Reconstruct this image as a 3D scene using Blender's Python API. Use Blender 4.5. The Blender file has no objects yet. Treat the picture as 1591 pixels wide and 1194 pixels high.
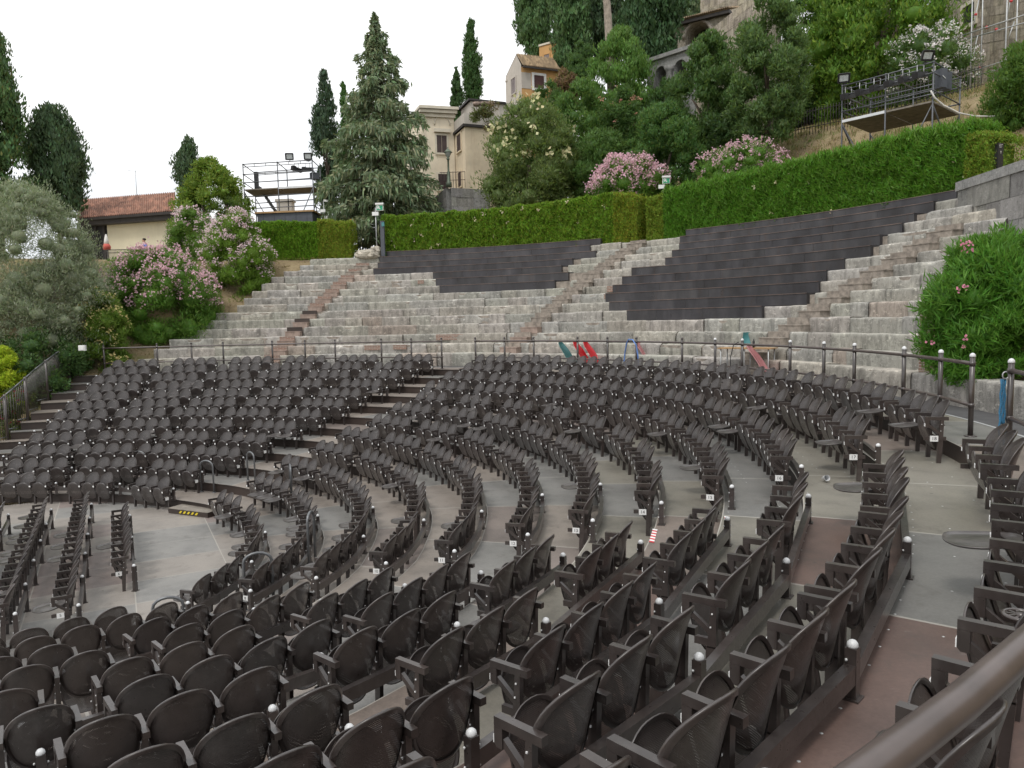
import bpy, math, random
import numpy as np
from mathutils import Vector, Matrix, noise as mnoise
random.seed(7); rng = np.random.default_rng(11)
sc = bpy.context.scene
COL = sc.collection
PI = math.pi
def R_(d): return math.radians(d)

# ------------------------------------------------------------------ camera (theatre axis = origin, orchestra floor z = 0)
F_PX, PITCH, ROLL = 1170.06, -0.0855, -0.0226
CAM = np.array([9.402, -14.152, 4.695])
_c, _s, _cr, _sr = math.cos(PITCH), math.sin(PITCH), math.cos(ROLL), math.sin(ROLL)
_right = Vector((1, 0, 0)); _fwd = Vector((0, _c, _s)); _up = Vector((0, -_s, _c))
rx = _cr * _right + _sr * _up; ry = -_sr * _right + _cr * _up
cam_d = bpy.data.cameras.new("Camera"); cam = bpy.data.objects.new("Camera", cam_d); COL.objects.link(cam)
M = Matrix((rx, ry, -_fwd)).transposed().to_4x4(); M.translation = Vector(CAM)
cam.matrix_world = M
cam_d.sensor_width = 36.0; cam_d.lens = F_PX / 1591 * 36.0; cam_d.clip_start = 0.05; cam_d.clip_end = 3000
sc.camera = cam
def ray(u, v):
    a, b = u - 795.5, v - 597.0
    x = _cr * a + _sr * b; y = -_sr * a + _cr * b; z = -y / F_PX
    return np.array([x / F_PX, _c - _s * z, _s + _c * z])
def at(u, v, D):
    d = ray(u, v); return CAM + d * (D / d[1])
def atz(u, v, z):
    d = ray(u, v); return CAM + d * ((z - CAM[2]) / d[2])
def proj(P):
    P = np.asarray(P, float) - CAM
    yy = _c * P[..., 1] + _s * P[..., 2]; zz = -_s * P[..., 1] + _c * P[..., 2]
    yy = np.where(np.abs(yy) < 1e-6, 1e-6, yy)
    x = F_PX * P[..., 0] / yy; y = -F_PX * zz / yy
    return np.stack([795.5 + _cr * x - _sr * y, 597 + _sr * x + _cr * y, yy], -1)

# ------------------------------------------------------------------ node helpers / materials
def new_mat(name):
    m = bpy.data.materials.new(name); m.use_nodes = True
    nt = m.node_tree; b = nt.nodes["Principled BSDF"]
    return m, nt, b
def N(nt, t, **kw):
    n = nt.nodes.new(t)
    for k, v in kw.items(): setattr(n, k, v)
    return n
def L(nt, a, b): nt.links.new(a, b)
def ramp(nt, fac, stops):
    r = N(nt, "ShaderNodeValToRGB"); els = r.color_ramp.elements
    while len(els) < len(stops): els.new(0.5)
    for e, (p, c) in zip(els, stops):
        e.position = p; e.color = (*c, 1) if len(c) == 3 else c
    L(nt, fac, r.inputs[0]); return r.outputs[0]
def mixc(nt, fac, a, b, mode="MIX"):
    n = N(nt, "ShaderNodeMix", data_type="RGBA", blend_type=mode)
    for s, v in ((n.inputs[0], fac), (n.inputs[6], a), (n.inputs[7], b)):
        if hasattr(v, "links") or hasattr(v, "is_linked"): L(nt, v, s)
        elif isinstance(v, (int, float)): s.default_value = v
        else: s.default_value = (*v, 1)
    return n.outputs[2]
def coords(nt, kind="Object", scale=(1, 1, 1)):
    t = N(nt, "ShaderNodeTexCoord"); mp = N(nt, "ShaderNodeMapping"); mp.inputs["Scale"].default_value = scale
    L(nt, t.outputs[kind], mp.inputs[0]); return mp.outputs[0]
def wcoords(nt, scale=(1, 1, 1)):
    t = N(nt, "ShaderNodeNewGeometry"); mp = N(nt, "ShaderNodeMapping"); mp.inputs["Scale"].default_value = scale
    L(nt, t.outputs["Position"], mp.inputs[0]); return mp.outputs[0]
def noise(nt, vec, scale, detail=4, rough=0.55):
    n = N(nt, "ShaderNodeTexNoise"); n.inputs["Scale"].default_value = scale; n.inputs["Detail"].default_value = detail
    n.inputs["Roughness"].default_value = rough; L(nt, vec, n.inputs["Vector"]); return n.outputs["Fac"]
def bump(nt, b, h, strength=0.3, dist=0.02):
    n = N(nt, "ShaderNodeBump"); n.inputs["Strength"].default_value = strength; n.inputs["Distance"].default_value = dist
    L(nt, h, n.inputs["Height"]); L(nt, n.outputs[0], b.inputs["Normal"])
def attr(nt, name):
    a = N(nt, "ShaderNodeAttribute"); a.attribute_name = name; return a.outputs["Color"]
def plain(name, col, rough=0.6, metal=0.0, var=0.25, scale=3.0, spec=0.5, bmp=0.0):
    m, nt, b = new_mat(name)
    w = wcoords(nt); f = noise(nt, w, scale, 5)
    c0 = tuple(x * (1 - var) for x in col); c1 = tuple(min(1, x * (1 + var)) for x in col)
    L(nt, ramp(nt, f, [(0.3, c0), (0.7, c1)]), b.inputs["Base Color"])
    b.inputs["Roughness"].default_value = rough; b.inputs["Metallic"].default_value = metal
    b.inputs["Specular IOR Level"].default_value = spec
    if bmp: bump(nt, b, noise(nt, w, scale * 6, 6), bmp, 0.02)
    return m
def foliage_mat(name, rough=0.5, trans=0.35, spec=0.35):
    m, nt, b = new_mat(name)
    col = attr(nt, "tint")
    L(nt, col, b.inputs["Base Color"]); b.inputs["Roughness"].default_value = rough; b.inputs["Specular IOR Level"].default_value = spec
    tr = N(nt, "ShaderNodeBsdfTranslucent"); L(nt, mixc(nt, 0.45, col, (0.24, 0.36, 0.06)), tr.inputs[0])
    mx = N(nt, "ShaderNodeMixShader"); mx.inputs[0].default_value = trans
    L(nt, b.outputs[0], mx.inputs[1]); L(nt, tr.outputs[0], mx.inputs[2])
    L(nt, mx.outputs[0], nt.nodes["Material Output"].inputs[0]); return m

MAT = {}
# chairs: dark brown coated steel; the mesh areas are really perforated (transparent holes)
def chair_metal(name, perforated):
    m, nt, b = new_mat(name)
    w = wcoords(nt); f = noise(nt, w, 9, 5)
    oi = N(nt, "ShaderNodeObjectInfo"); base = ramp(nt, f, [(0.3, (0.031, 0.0242, 0.0222)), (0.72, (0.050, 0.0400, 0.0370))])
    base = mixc(nt, 1.0, base, ramp(nt, oi.outputs["Random"], [(0.0, (0.78, 0.78, 0.80)), (1.0, (1.30, 1.26, 1.22))]), "MULTIPLY")
    dust = noise(nt, wcoords(nt, (1, 1, 0.6)), 4.5, 8, 0.75)      # pale dust and water marks
    base = mixc(nt, ramp(nt, dust, [(0.54, (0, 0, 0)), (0.74, (0.32,) * 3)]), base, (0.15, 0.135, 0.125))
    L(nt, base, b.inputs["Base Color"])
    L(nt, ramp(nt, noise(nt, w, 30, 3), [(0.3, (0.27,) * 3), (0.7, (0.42,) * 3)]), b.inputs["Roughness"])
    b.inputs["Specular IOR Level"].default_value = 0.6; b.inputs["Coat Weight"].default_value = 0.5; b.inputs["Coat Roughness"].default_value = 0.28
    if perforated:
        uv = N(nt, "ShaderNodeUVMap"); uv.uv_map = "UVMap"
        def dots(off):
            a = N(nt, "ShaderNodeVectorMath", operation="MULTIPLY_ADD"); a.inputs[1].default_value = (1 / 0.0120, 1 / 0.0105, 0); a.inputs[2].default_value = off
            L(nt, uv.outputs[0], a.inputs[0])
            fr = N(nt, "ShaderNodeVectorMath", operation="FRACTION"); L(nt, a.outputs[0], fr.inputs[0])
            sb = N(nt, "ShaderNodeVectorMath", operation="SUBTRACT"); sb.inputs[1].default_value = (0.5, 0.5, 0); L(nt, fr.outputs[0], sb.inputs[0])
            ln = N(nt, "ShaderNodeVectorMath", operation="LENGTH"); L(nt, sb.outputs[0], ln.inputs[0]); return ln.outputs["Value"]
        mn = N(nt, "ShaderNodeMath", operation="MINIMUM"); L(nt, dots((100, 100, 0)), mn.inputs[0]); L(nt, dots((100.5, 100.5, 0)), mn.inputs[1])
        lt = N(nt, "ShaderNodeMath", operation="LESS_THAN"); lt.inputs[1].default_value = 0.122; L(nt, mn.outputs[0], lt.inputs[0])
        bp = N(nt, "ShaderNodeBump"); bp.inputs["Strength"].default_value = 0.55; bp.inputs["Distance"].default_value = 0.003; L(nt, mn.outputs[0], bp.inputs["Height"]); L(nt, bp.outputs[0], b.inputs["Normal"])
        tr = N(nt, "ShaderNodeBsdfTransparent"); mx = N(nt, "ShaderNodeMixShader")
        L(nt, lt.outputs[0], mx.inputs[0]); L(nt, b.outputs[0], mx.inputs[1]); L(nt, tr.outputs[0], mx.inputs[2])
        L(nt, mx.outputs[0], nt.nodes["Material Output"].inputs[0])
    return m
MAT["pan"] = plain("sky_lit_seat_pan_metal", (0.072, 0.064, 0.061), 0.30, var=0.35, scale=9, spec=0.65); MAT["chair"] = chair_metal("chair_metal", False); MAT["mesh"] = chair_metal("chair_perforated_metal", True)  # pan: lighter copy for lowered seats, sky reflection put into the colour
MAT["rail"] = chair_metal("rail_metal", False)
MAT["handrail"] = plain("brown_handrail_enamel", (0.085, 0.066, 0.060), 0.30, var=0.25, scale=7, spec=0.6)
MAT["cap"] = plain("pale_grey_cap", (0.66, 0.67, 0.68), 0.35, var=0.08)
MAT["white"] = plain("white_enamel", (0.78, 0.78, 0.77), 0.4, var=0.05)
MAT["bolt"] = plain("zinc_bolt", (0.62, 0.63, 0.63), 0.35, 0.3, var=0.1)
MAT["ink"] = plain("black_ink", (0.015, 0.015, 0.017), 0.7)
# deck panels
def deck_mat():
    m, nt, b = new_mat("phenolic_deck_panel")
    w = wcoords(nt); tint = attr(nt, "tint")
    st = ramp(nt, noise(nt, w, 1.1, 6, 0.65), [(0.28, (0.66, 0.66, 0.66)), (0.5, (0.95, 0.94, 0.93)), (0.75, (1.12, 1.1, 1.08))])
    fine = ramp(nt, noise(nt, w, 45, 3), [(0.3, (0.88,) * 3), (0.7, (1.07,) * 3)])
    c = mixc(nt, 1.0, mixc(nt, 1.0, tint, st, "MULTIPLY"), fine, "MULTIPLY")
    dirt = noise(nt, w, 2.3, 9, 0.75)
    c = mixc(nt, ramp(nt, dirt, [(0.54, (0, 0, 0)), (0.70, (0.55,) * 3)]), c, (0.085, 0.075, 0.066))
    scuff = ramp(nt, noise(nt, wcoords(nt, (1.0, 2.6, 1)), 6, 8, 0.75), [(0.63, (0, 0, 0)), (0.74, (0.45,) * 3)])
    c = mixc(nt, scuff, c, (0.36, 0.34, 0.32))
    spot = N(nt, "ShaderNodeTexVoronoi"); spot.inputs["Scale"].default_value = 2.2; L(nt, w, spot.inputs["Vector"])
    c = mixc(nt, ramp(nt, spot.outputs["Distance"], [(0.025, (0.7,) * 3), (0.05, (0, 0, 0))]), c, (0.06, 0.055, 0.05))
    uv = N(nt, "ShaderNodeUVMap"); uv.uv_map = "UVMap"; sx = N(nt, "ShaderNodeSeparateXYZ"); L(nt, uv.outputs[0], sx.inputs[0])
    def lt(s, v):
        n = N(nt, "ShaderNodeMath", operation="LESS_THAN"); n.inputs[1].default_value = v; L(nt, s, n.inputs[0]); return n.outputs[0]
    mx = N(nt, "ShaderNodeMath", operation="MAXIMUM"); L(nt, lt(sx.outputs[0], 0.012), mx.inputs[0]); L(nt, lt(sx.outputs[1], 0.014), mx.inputs[1])
    mu = N(nt, "ShaderNodeMath", operation="MULTIPLY"); mu.inputs[1].default_value = 0.75; L(nt, mx.outputs[0], mu.inputs[0])
    c = mixc(nt, mu.outputs[0], c, (0.42, 0.40, 0.36))
    L(nt, c, b.inputs["Base Color"]); b.inputs["Roughness"].default_value = 0.42; b.inputs["Specular IOR Level"].default_value = 0.45
    bump(nt, b, noise(nt, w, 90, 2), 0.12, 0.004); return m
MAT["deck"] = deck_mat()
MAT["riser"] = plain("brown_riser_board", (0.040, 0.028, 0.023), 0.45, var=0.4, scale=1.3)
MAT["asphalt"] = plain("dark_walkway_felt", (0.075, 0.074, 0.076), 0.85, var=0.25, scale=2.0, bmp=0.2)
def stone_mat(name, base, dark, light, warm, streaky=0.75):
    m, nt, b = new_mat(name)
    w = wcoords(nt); tint = attr(nt, "tint")
    big = noise(nt, w, 1.1, 8, 0.66)
    c = ramp(nt, big, [(0.28, dark), (0.44, base), (0.58, base), (0.74, light)])
    streak = noise(nt, wcoords(nt, (2.3, 2.3, 0.42)), 1.9, 8, 0.72)
    c = mixc(nt, ramp(nt, streak, [(0.46, (0, 0, 0)), (0.66, (streaky,) * 3)]), c, tuple(x * 0.62 for x in dark))
    blot = noise(nt, w, 3.4, 9, 0.78)
    c = mixc(nt, ramp(nt, blot, [(0.52, (0, 0, 0)), (0.62, (0.75,) * 3)]), c, tuple(x * 0.55 for x in base))
    pit = noise(nt, w, 15, 7, 0.75)
    c = mixc(nt, ramp(nt, pit, [(0.56, (0, 0, 0)), (0.68, (0.8,) * 3)]), c, tuple(x * 0.30 for x in base))
    lich = noise(nt, wcoords(nt, (1.2, 1.2, 2.2)), 3.6, 9, 0.78)
    c = mixc(nt, ramp(nt, lich, [(0.55, (0, 0, 0)), (0.64, (0.85,) * 3)]), c, light)
    c = mixc(nt, ramp(nt, noise(nt, w, 1.9, 6, 0.65), [(0.62, (0, 0, 0)), (0.76, (0.5,) * 3)]), c, warm)
    c = mixc(nt, 1.0, c, tint, "MULTIPLY")
    L(nt, c, b.inputs["Base Color"]); b.inputs["Roughness"].default_value = 0.92; b.inputs["Specular IOR Level"].default_value = 0.2
    mxx = N(nt, "ShaderNodeMath", operation="ADD"); L(nt, pit, mxx.inputs[0]); L(nt, noise(nt, w, 48, 4), mxx.inputs[1])
    bump(nt, b, mxx.outputs[0], 0.6, 0.03); return m
MAT["stone"] = stone_mat("weathered_limestone", (0.36, 0.348, 0.325), (0.20, 0.194, 0.182), (0.60, 0.58, 0.535), (0.37, 0.32, 0.275))
MAT["ashlar"] = stone_mat("grey_ashlar", (0.29, 0.288, 0.28), (0.19, 0.188, 0.182), (0.40, 0.395, 0.38), (0.29, 0.27, 0.245), 0.5)
MAT["rubble"] = stone_mat("rubble_masonry", (0.42, 0.38, 0.31), (0.16, 0.145, 0.12), (0.55, 0.50, 0.41), (0.26, 0.17, 0.10))
def brick_mat(name, c1, c2, mortar, scale=1.0):
    m, nt, b = new_mat(name)
    tc = N(nt, "ShaderNodeUVMap"); tc.uv_map = "UVMap"
    bk = N(nt, "ShaderNodeTexBrick"); bk.inputs["Color1"].default_value = (*c1, 1); bk.inputs["Color2"].default_value = (*c2, 1); bk.inputs["Mortar"].default_value = (*mortar, 1)
    bk.inputs["Scale"].default_value = scale; bk.inputs["Brick Width"].default_value = 0.24; bk.inputs["Row Height"].default_value = 0.065; bk.inputs["Mortar Size"].default_value = 0.010
    L(nt, tc.outputs[0], bk.inputs["Vector"])
    w = wcoords(nt); c = mixc(nt, ramp(nt, noise(nt, w, 7, 6, 0.7), [(0.45, (0, 0, 0)), (0.7, (0.7,) * 3)]), bk.outputs[0], (0.26, 0.22, 0.19))
    L(nt, c, b.inputs["Base Color"]); b.inputs["Roughness"].default_value = 0.9; bump(nt, b, bk.outputs["Fac"], -0.4, 0.02); return m
MAT["brick"] = brick_mat("red_brick", (0.25, 0.135, 0.095), (0.20, 0.12, 0.09), (0.36, 0.32, 0.28))
MAT["tile_step"] = plain("terracotta_tread", (0.32, 0.245, 0.205), 0.85, var=0.3, scale=5, bmp=0.3)
MAT["worn_step"] = plain("worn_brick_tread", (0.27, 0.235, 0.20), 0.9, var=0.4, scale=6, bmp=0.4)
def cladding_mat():
    m, nt, b = new_mat("blued_steel_cladding")
    w = wcoords(nt); tint = attr(nt, "tint")
    c = ramp(nt, noise(nt, wcoords(nt, (1, 1, 0.35)), 1.4, 6, 0.6), [(0.3, (0.032, 0.029, 0.030)), (0.5, (0.052, 0.050, 0.054)), (0.72, (0.088, 0.083, 0.086))])
    rust = noise(nt, wcoords(nt, (1, 1, 0.25)), 3.2, 8, 0.72)
    c = mixc(nt, ramp(nt, rust, [(0.57, (0, 0, 0)), (0.72, (0.6,) * 3)]), c, (0.070, 0.045, 0.034))
    c = mixc(nt, 1.0, c, tint, "MULTIPLY")
    L(nt, c, b.inputs["Base Color"]); b.inputs["Metallic"].default_value = 0.25
    L(nt, ramp(nt, noise(nt, w, 2.2, 5), [(0.3, (0.26,) * 3), (0.7, (0.5,) * 3)]), b.inputs["Roughness"]); return m
MAT["clad"] = cladding_mat()
def ground_mat():
    m, nt, b = new_mat("dry_grass_and_soil")
    w = wcoords(nt)
    c = ramp(nt, noise(nt, w, 0.9, 8, 0.7), [(0.3, (0.15, 0.11, 0.07)), (0.5, (0.27, 0.21, 0.125)), (0.7, (0.33, 0.265, 0.16))])
    c = mixc(nt, ramp(nt, noise(nt, w, 0.55, 6, 0.7), [(0.52, (0, 0, 0)), (0.66, (0.75,) * 3)]), c, (0.12, 0.15, 0.045))
    c = mixc(nt, ramp(nt, noise(nt, w, 14, 6, 0.75), [(0.5, (0, 0, 0)), (0.7, (0.6,) * 3)]), c, (0.12, 0.09, 0.055))
    L(nt, c, b.inputs["Base Color"]); b.inputs["Roughness"].default_value = 0.95; b.inputs["Specular IOR Level"].default_value = 0.1
    bump(nt, b, noise(nt, w, 9, 8, 0.7), 0.8, 0.08); return m
MAT["ground"] = ground_mat()
MAT["leaf"] = foliage_mat("leaves", 0.55, 0.42, 0.3); MAT["gloss"] = foliage_mat("glossy_leaves", 0.5, 0.42, 0.35); MAT["needle"] = foliage_mat("conifer_sprays", 0.65, 0.2, 0.2)
MAT["petal"] = foliage_mat("petals", 0.6, 0.3, 0.2)
_b = MAT["petal"].node_tree
for n in _b.nodes:
    if n.bl_idname == "ShaderNodeMix": n.inputs[0].default_value = 0.0
MAT["bark"] = plain("bark", (0.11, 0.085, 0.065), 0.9, var=0.4, scale=6, bmp=0.6)
MAT["pale_bark"] = plain("pale_bark", (0.33, 0.28, 0.23), 0.9, var=0.35, scale=5, bmp=0.5)
def plaster(name, col, var=0.18, stain=(0.5, 0.5, 0.5)):
    m, nt, b = new_mat(name)
    w = wcoords(nt)
    c = ramp(nt, noise(nt, w, 0.7, 7, 0.65), [(0.3, tuple(x * (1 - var) for x in col)), (0.7, tuple(x * (1 + var * 0.6) for x in col))])
    c = mixc(nt, ramp(nt, noise(nt, wcoords(nt, (2.5, 2.5, 0.35)), 1.1, 7, 0.7), [(0.53, (0, 0, 0)), (0.75, (0.55,) * 3)]), c, tuple(x * y for x, y in zip(col, stain)))
    L(nt, c, b.inputs["Base Color"]); b.inputs["Roughness"].default_value = 0.9; bump(nt, b, noise(nt, w, 14, 5), 0.2, 0.02); return m
MAT["cream"] = plaster("cream_render", (0.80, 0.71, 0.56)); MAT["cream2"] = plaster("pale_cream_render", (0.66, 0.60, 0.45), 0.08, (0.85, 0.85, 0.85))
MAT["sand"] = plaster("sandy_block_render", (0.72, 0.61, 0.45), 0.2, (0.6, 0.5, 0.42)); MAT["grey_plaster"] = plaster("grey_render", (0.50, 0.46, 0.41), 0.15)
MAT["ochre"] = plaster("ochre_render", (0.58, 0.34, 0.14), 0.2, (0.9, 0.95, 1.1))
MAT["trim"] = plain("pale_stone_trim", (0.62, 0.57, 0.47), 0.8, var=0.1)
def roof_mat(name, col):
    m, nt, b = new_mat(name)
    uv = N(nt, "ShaderNodeUVMap"); uv.uv_map = "UVMap"
    n1 = N(nt, "ShaderNodeTexVoronoi"); n1.inputs["Scale"].default_value = 1.0
    mp = N(nt, "ShaderNodeMapping"); mp.inputs["Scale"].default_value = (4.2, 2.6, 1); L(nt, uv.outputs[0], mp.inputs[0]); L(nt, mp.outputs[0], n1.inputs["Vector"])
    hs = ramp(nt, n1.outputs["Color"], [(0.1, tuple(x * 0.65 for x in col)), (0.55, col), (0.9, tuple(min(1, x * 1.5) for x in col))])
    L(nt, hs, b.inputs["Base Color"]); b.inputs["Roughness"].default_value = 0.9; return m
MAT["roof"] = roof_mat("terracotta_tiles", (0.34, 0.185, 0.13)); MAT["old_roof"] = roof_mat("mossy_roof_tiles", (0.26, 0.19, 0.115))
MAT["dark"] = plain("dark_interior", (0.018, 0.016, 0.017), 0.7); MAT["shutter"] = plain("brown_shutter", (0.075, 0.05, 0.047), 0.6, var=0.2)
MAT["lilac_shutter"] = plain("faded_grey_shutter", (0.22, 0.19, 0.19), 0.7)
MAT["wood"] = plain("dark_timber", (0.035, 0.03, 0.028), 0.7, var=0.3, scale=4)
MAT["plank"] = plain("warm_plank", (0.36, 0.22, 0.10), 0.6, var=0.2, scale=6)
MAT["steel"] = plain("painted_scaffold_tube", (0.105, 0.11, 0.12), 0.45, 0.4, var=0.25); MAT["galv"] = plain("galvanised_tube", (0.42, 0.43, 0.43), 0.45, 0.5, var=0.2)
MAT["black"] = plain("matt_black_housing", (0.022, 0.022, 0.024), 0.5, var=0.2); MAT["slate"] = plain("slate_blue_board", (0.075, 0.082, 0.098), 0.6, var=0.15)
MAT["deckboard"] = plain("scaffold_platform_board", (0.21, 0.185, 0.155), 0.8, var=0.3, scale=5); MAT["alu"] = plain("aluminium_edge", (0.62, 0.63, 0.64), 0.4, 0.4, var=0.1)
MAT["lens"] = plain("floodlight_glass", (0.52, 0.56, 0.58), 0.12, var=0.25, scale=20)
MAT["grey_tube"] = plain("grey_handrail_tube", (0.16, 0.165, 0.172), 0.4, 0.5, var=0.15)
MAT["green_sign"] = plain("green_sign_face", (0.02, 0.33, 0.16), 0.4, var=0.05); MAT["cast"] = plain("green_cast_iron", (0.115, 0.145, 0.105), 0.5, 0.3)
MAT["yellow"] = plain("yellow_tape", (0.72, 0.56, 0.03), 0.5, var=0.1); MAT["red"] = plain("red_tape", (0.5, 0.04, 0.045), 0.5, var=0.1)
MAT["red_shell"] = plain("red_plastic", (0.42, 0.010, 0.016), 0.35, var=0.1); MAT["teal_shell"] = plain("teal_plastic", (0.035, 0.125, 0.125), 0.4, var=0.1)
MAT["aqua_shell"] = plain("aqua_plastic", (0.06, 0.21, 0.22), 0.4, var=0.1); MAT["rose_shell"] = plain("dusty_rose_plastic", (0.36, 0.15, 0.155), 0.45, var=0.1); MAT["pale_shell"] = plain("pale_pink_plastic", (0.52, 0.43, 0.45), 0.4, var=0.1)
MAT["blue_rope"] = plain("blue_rope", (0.035, 0.15, 0.27), 0.8, var=0.3, scale=60); MAT["hose"] = plain("blue_hose", (0.10, 0.20, 0.48), 0.5)
MAT["skin"] = plain("skin", (0.50, 0.28, 0.20), 0.55, var=0.06); MAT["shirt"] = plain("blue_polo_cloth", (0.055, 0.17, 0.62), 0.85, var=0.12); MAT["hair"] = plain("dark_hair", (0.02, 0.014, 0.01), 0.6); MAT["trouser"] = plain("dark_trouser_cloth", (0.02, 0.02, 0.028), 0.85)
MAT["clear"] = plain("clear_plastic", (0.7, 0.71, 0.72), 0.15, var=0.1); MAT["canvas"] = plain("white_canvas", (0.68, 0.66, 0.63), 0.8); MAT["red_canvas"] = plain("red_canvas", (0.50, 0.10, 0.08), 0.8)
MAT["orange_sign"] = plain("orange_sign_face", (0.62, 0.33, 0.08), 0.5); MAT["rust_door"] = plain("oxide_red_panel", (0.075, 0.030, 0.028), 0.6, var=0.2)
MAT["blackrope"] = plain("black_cable", (0.02, 0.02, 0.022), 0.6)

# ------------------------------------------------------------------ mesh builder
ORG = {}
class MB:
    def __init__(s): s.v = []; s.f = []; s.m = []; s.uv = []; s.c = []; s.sm = []
    def add(s, vs, fs, mi=0, uvs=None, col=(1, 1, 1), smooth=False):
        o = len(s.v); s.v += [tuple(map(float, p)) for p in vs]
        for i, f in enumerate(fs):
            s.f.append([o + a for a in f]); s.m.append(mi); s.sm.append(smooth)
            s.uv.append(uvs[i] if uvs else None); s.c.append(col if not isinstance(col, list) else col[i])
    def box(s, c, size, rot=None, mi=0, col=(1, 1, 1)):
        x, y, z = (a / 2 for a in size); q = [(-x, -y, -z), (x, -y, -z), (x, y, -z), (-x, y, -z), (-x, -y, z), (x, -y, z), (x, y, z), (-x, y, z)]
        if rot is not None:
            Mx = rot if isinstance(rot, Matrix) else Matrix.Rotation(rot, 3, "Z"); q = [Mx @ Vector(p) for p in q]
        fs = [(3, 2, 1, 0), (4, 5, 6, 7), (0, 1, 5, 4), (1, 2, 6, 5), (2, 3, 7, 6), (3, 0, 4, 7)]
        sx, sy, sz = size
        uvs = []
        for f, (a, b) in zip(fs, ((sx, sy), (sx, sy), (sx, sz), (sy, sz), (sx, sz), (sy, sz))): uvs.append([(0, 0), (a, 0), (a, b), (0, b)])
        s.add([(c[0] + p[0], c[1] + p[1], c[2] + p[2]) for p in q], fs, mi, uvs, col)
    def bar(s, p0, p1, w, h, mi=0, col=(1, 1, 1)):      # rectangular bar between two points, h measured upward
        p0 = Vector(p0); p1 = Vector(p1); d = (p1 - p0); ln = d.length; d.normalize()
        up = Vector((0, 0, 1)) if abs(d.z) < 0.95 else Vector((1, 0, 0)); x = d.cross(up).normalized(); u = x.cross(d)
        Mx = Matrix((x, d, u)).transposed(); s.box((p0 + p1) / 2, (w, ln, h), Mx, mi, col)
    def tube(s, p0, p1, r, n=8, mi=0, r2=None, cap=True):
        s.pipe([p0, p1], [r, r if r2 is None else r2], n, mi, cap)
    def pipe(s, pts, r, n=8, mi=0, cap=True, col=(1, 1, 1)):
        pts = [Vector(p) for p in pts]; rs = r if isinstance(r, (list, tuple)) else [r] * len(pts); vs = []; fs = []; px = None
        for i, p in enumerate(pts):
            d = (pts[min(i + 1, len(pts) - 1)] - pts[max(i - 1, 0)]).normalized()
            ref = px if px is not None else (Vector((0, 0, 1)) if abs(d.z) < 0.9 else Vector((1, 0, 0)))
            y = d.cross(ref)
            if y.length < 1e-5: y = d.cross(Vector((0, 1, 0)))
            y.normalize(); x = y.cross(d).normalized(); px = x
            for k in range(n):
                a = 2 * PI * k / n; vs.append(p + (x * math.cos(a) + y * math.sin(a)) * rs[i])
        for i in range(len(pts) - 1):
            for k in range(n): fs.append((i * n + k, i * n + (k + 1) % n, (i + 1) * n + (k + 1) % n, (i + 1) * n + k))
        if cap: fs.append(tuple(range(n - 1, -1, -1))); fs.append(tuple((len(pts) - 1) * n + k for k in range(n)))
        s.add(vs, fs, mi, None, col, True)
    def lathe(s, c, prof, n=12, mi=0):
        vs = []; fs = []
        for r, z in prof:
            for k in range(n): a = 2 * PI * k / n; vs.append((c[0] + r * math.cos(a), c[1] + r * math.sin(a), c[2] + z))
        for i in range(len(prof) - 1):
            for k in range(n): fs.append((i * n + k, i * n + (k + 1) % n, (i + 1) * n + (k + 1) % n, (i + 1) * n + k))
        fs.append(tuple(range(n - 1, -1, -1))); fs.append(tuple((len(prof) - 1) * n + k for k in range(n)))
        s.add(vs, fs, mi, None, (1, 1, 1), True)
    def prism(s, poly, x0, x1, mi=0, bev=0.0):     # polygon in (y,z), extruded along x
        n = len(poly); vs = [(x0, y, z) for y, z in poly] + [(x1, y, z) for y, z in poly]
        fs = [tuple(range(n)), tuple(range(2 * n - 1, n - 1, -1))] + [(i, n + i, n + (i + 1) % n, (i + 1) % n) for i in range(n)]
        s.add(vs, fs, mi)
    def quad(s, a, b, c, d, mi=0, uv=None, col=(1, 1, 1)):
        s.add([a, b, c, d], [(0, 1, 2, 3)], mi, [uv] if uv else None, col)
    def ellipsoid(s, c, r, n=10, mi=0):
        prof = [(math.sin(PI * i / 6) * 1, -math.cos(PI * i / 6)) for i in range(7)]; vs = []; fs = []
        for a, z in prof:
            for k in range(n): t = 2 * PI * k / n; vs.append((c[0] + r[0] * a * math.cos(t), c[1] + r[1] * a * math.sin(t), c[2] + r[2] * z))
        for i in range(6):
            for k in range(n): fs.append((i * n + k, i * n + (k + 1) % n, (i + 1) * n + (k + 1) % n, (i + 1) * n + k))
        s.add(vs, fs, mi, None, (1, 1, 1), True)
def place(o, parent):
    COL.objects.link(o)
    if parent is not None: o.parent = parent
def mk(name, mb, mats, parent=None, org=None, merge=False):
    """one mesh object from a builder; vertices are world coordinates minus the origin of its thing"""
    if org is None: org = ORG.get(parent.name, (0, 0, 0)) if parent is not None else (0, 0, 0)
    me = bpy.data.meshes.new(name)
    me.from_pydata([(v[0] - org[0], v[1] - org[1], v[2] - org[2]) for v in mb.v], [], mb.f)
    for m in (mats if isinstance(mats, (list, tuple)) else [mats]): me.materials.append(MAT[m])
    me.polygons.foreach_set("material_index", mb.m); me.polygons.foreach_set("use_smooth", mb.sm)
    if any(u is not None for u in mb.uv):
        ul = me.uv_layers.new(name="UVMap"); d = []
        for f, u in zip(mb.f, mb.uv): d += [c for k in range(len(f)) for c in (u[k] if u else (0.5, 0.5))]
        ul.data.foreach_set("uv", d)
    ca = me.color_attributes.new("tint", "FLOAT_COLOR", "CORNER"); d = []
    for f, c in zip(mb.f, mb.c): d += [*c, 1.0] * len(f)
    ca.data.foreach_set("color", d)
    me.update(); o = bpy.data.objects.new(name, me); place(o, parent)
    if parent is None: o.location = org
    ORG[o.name] = tuple(org); return o
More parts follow.
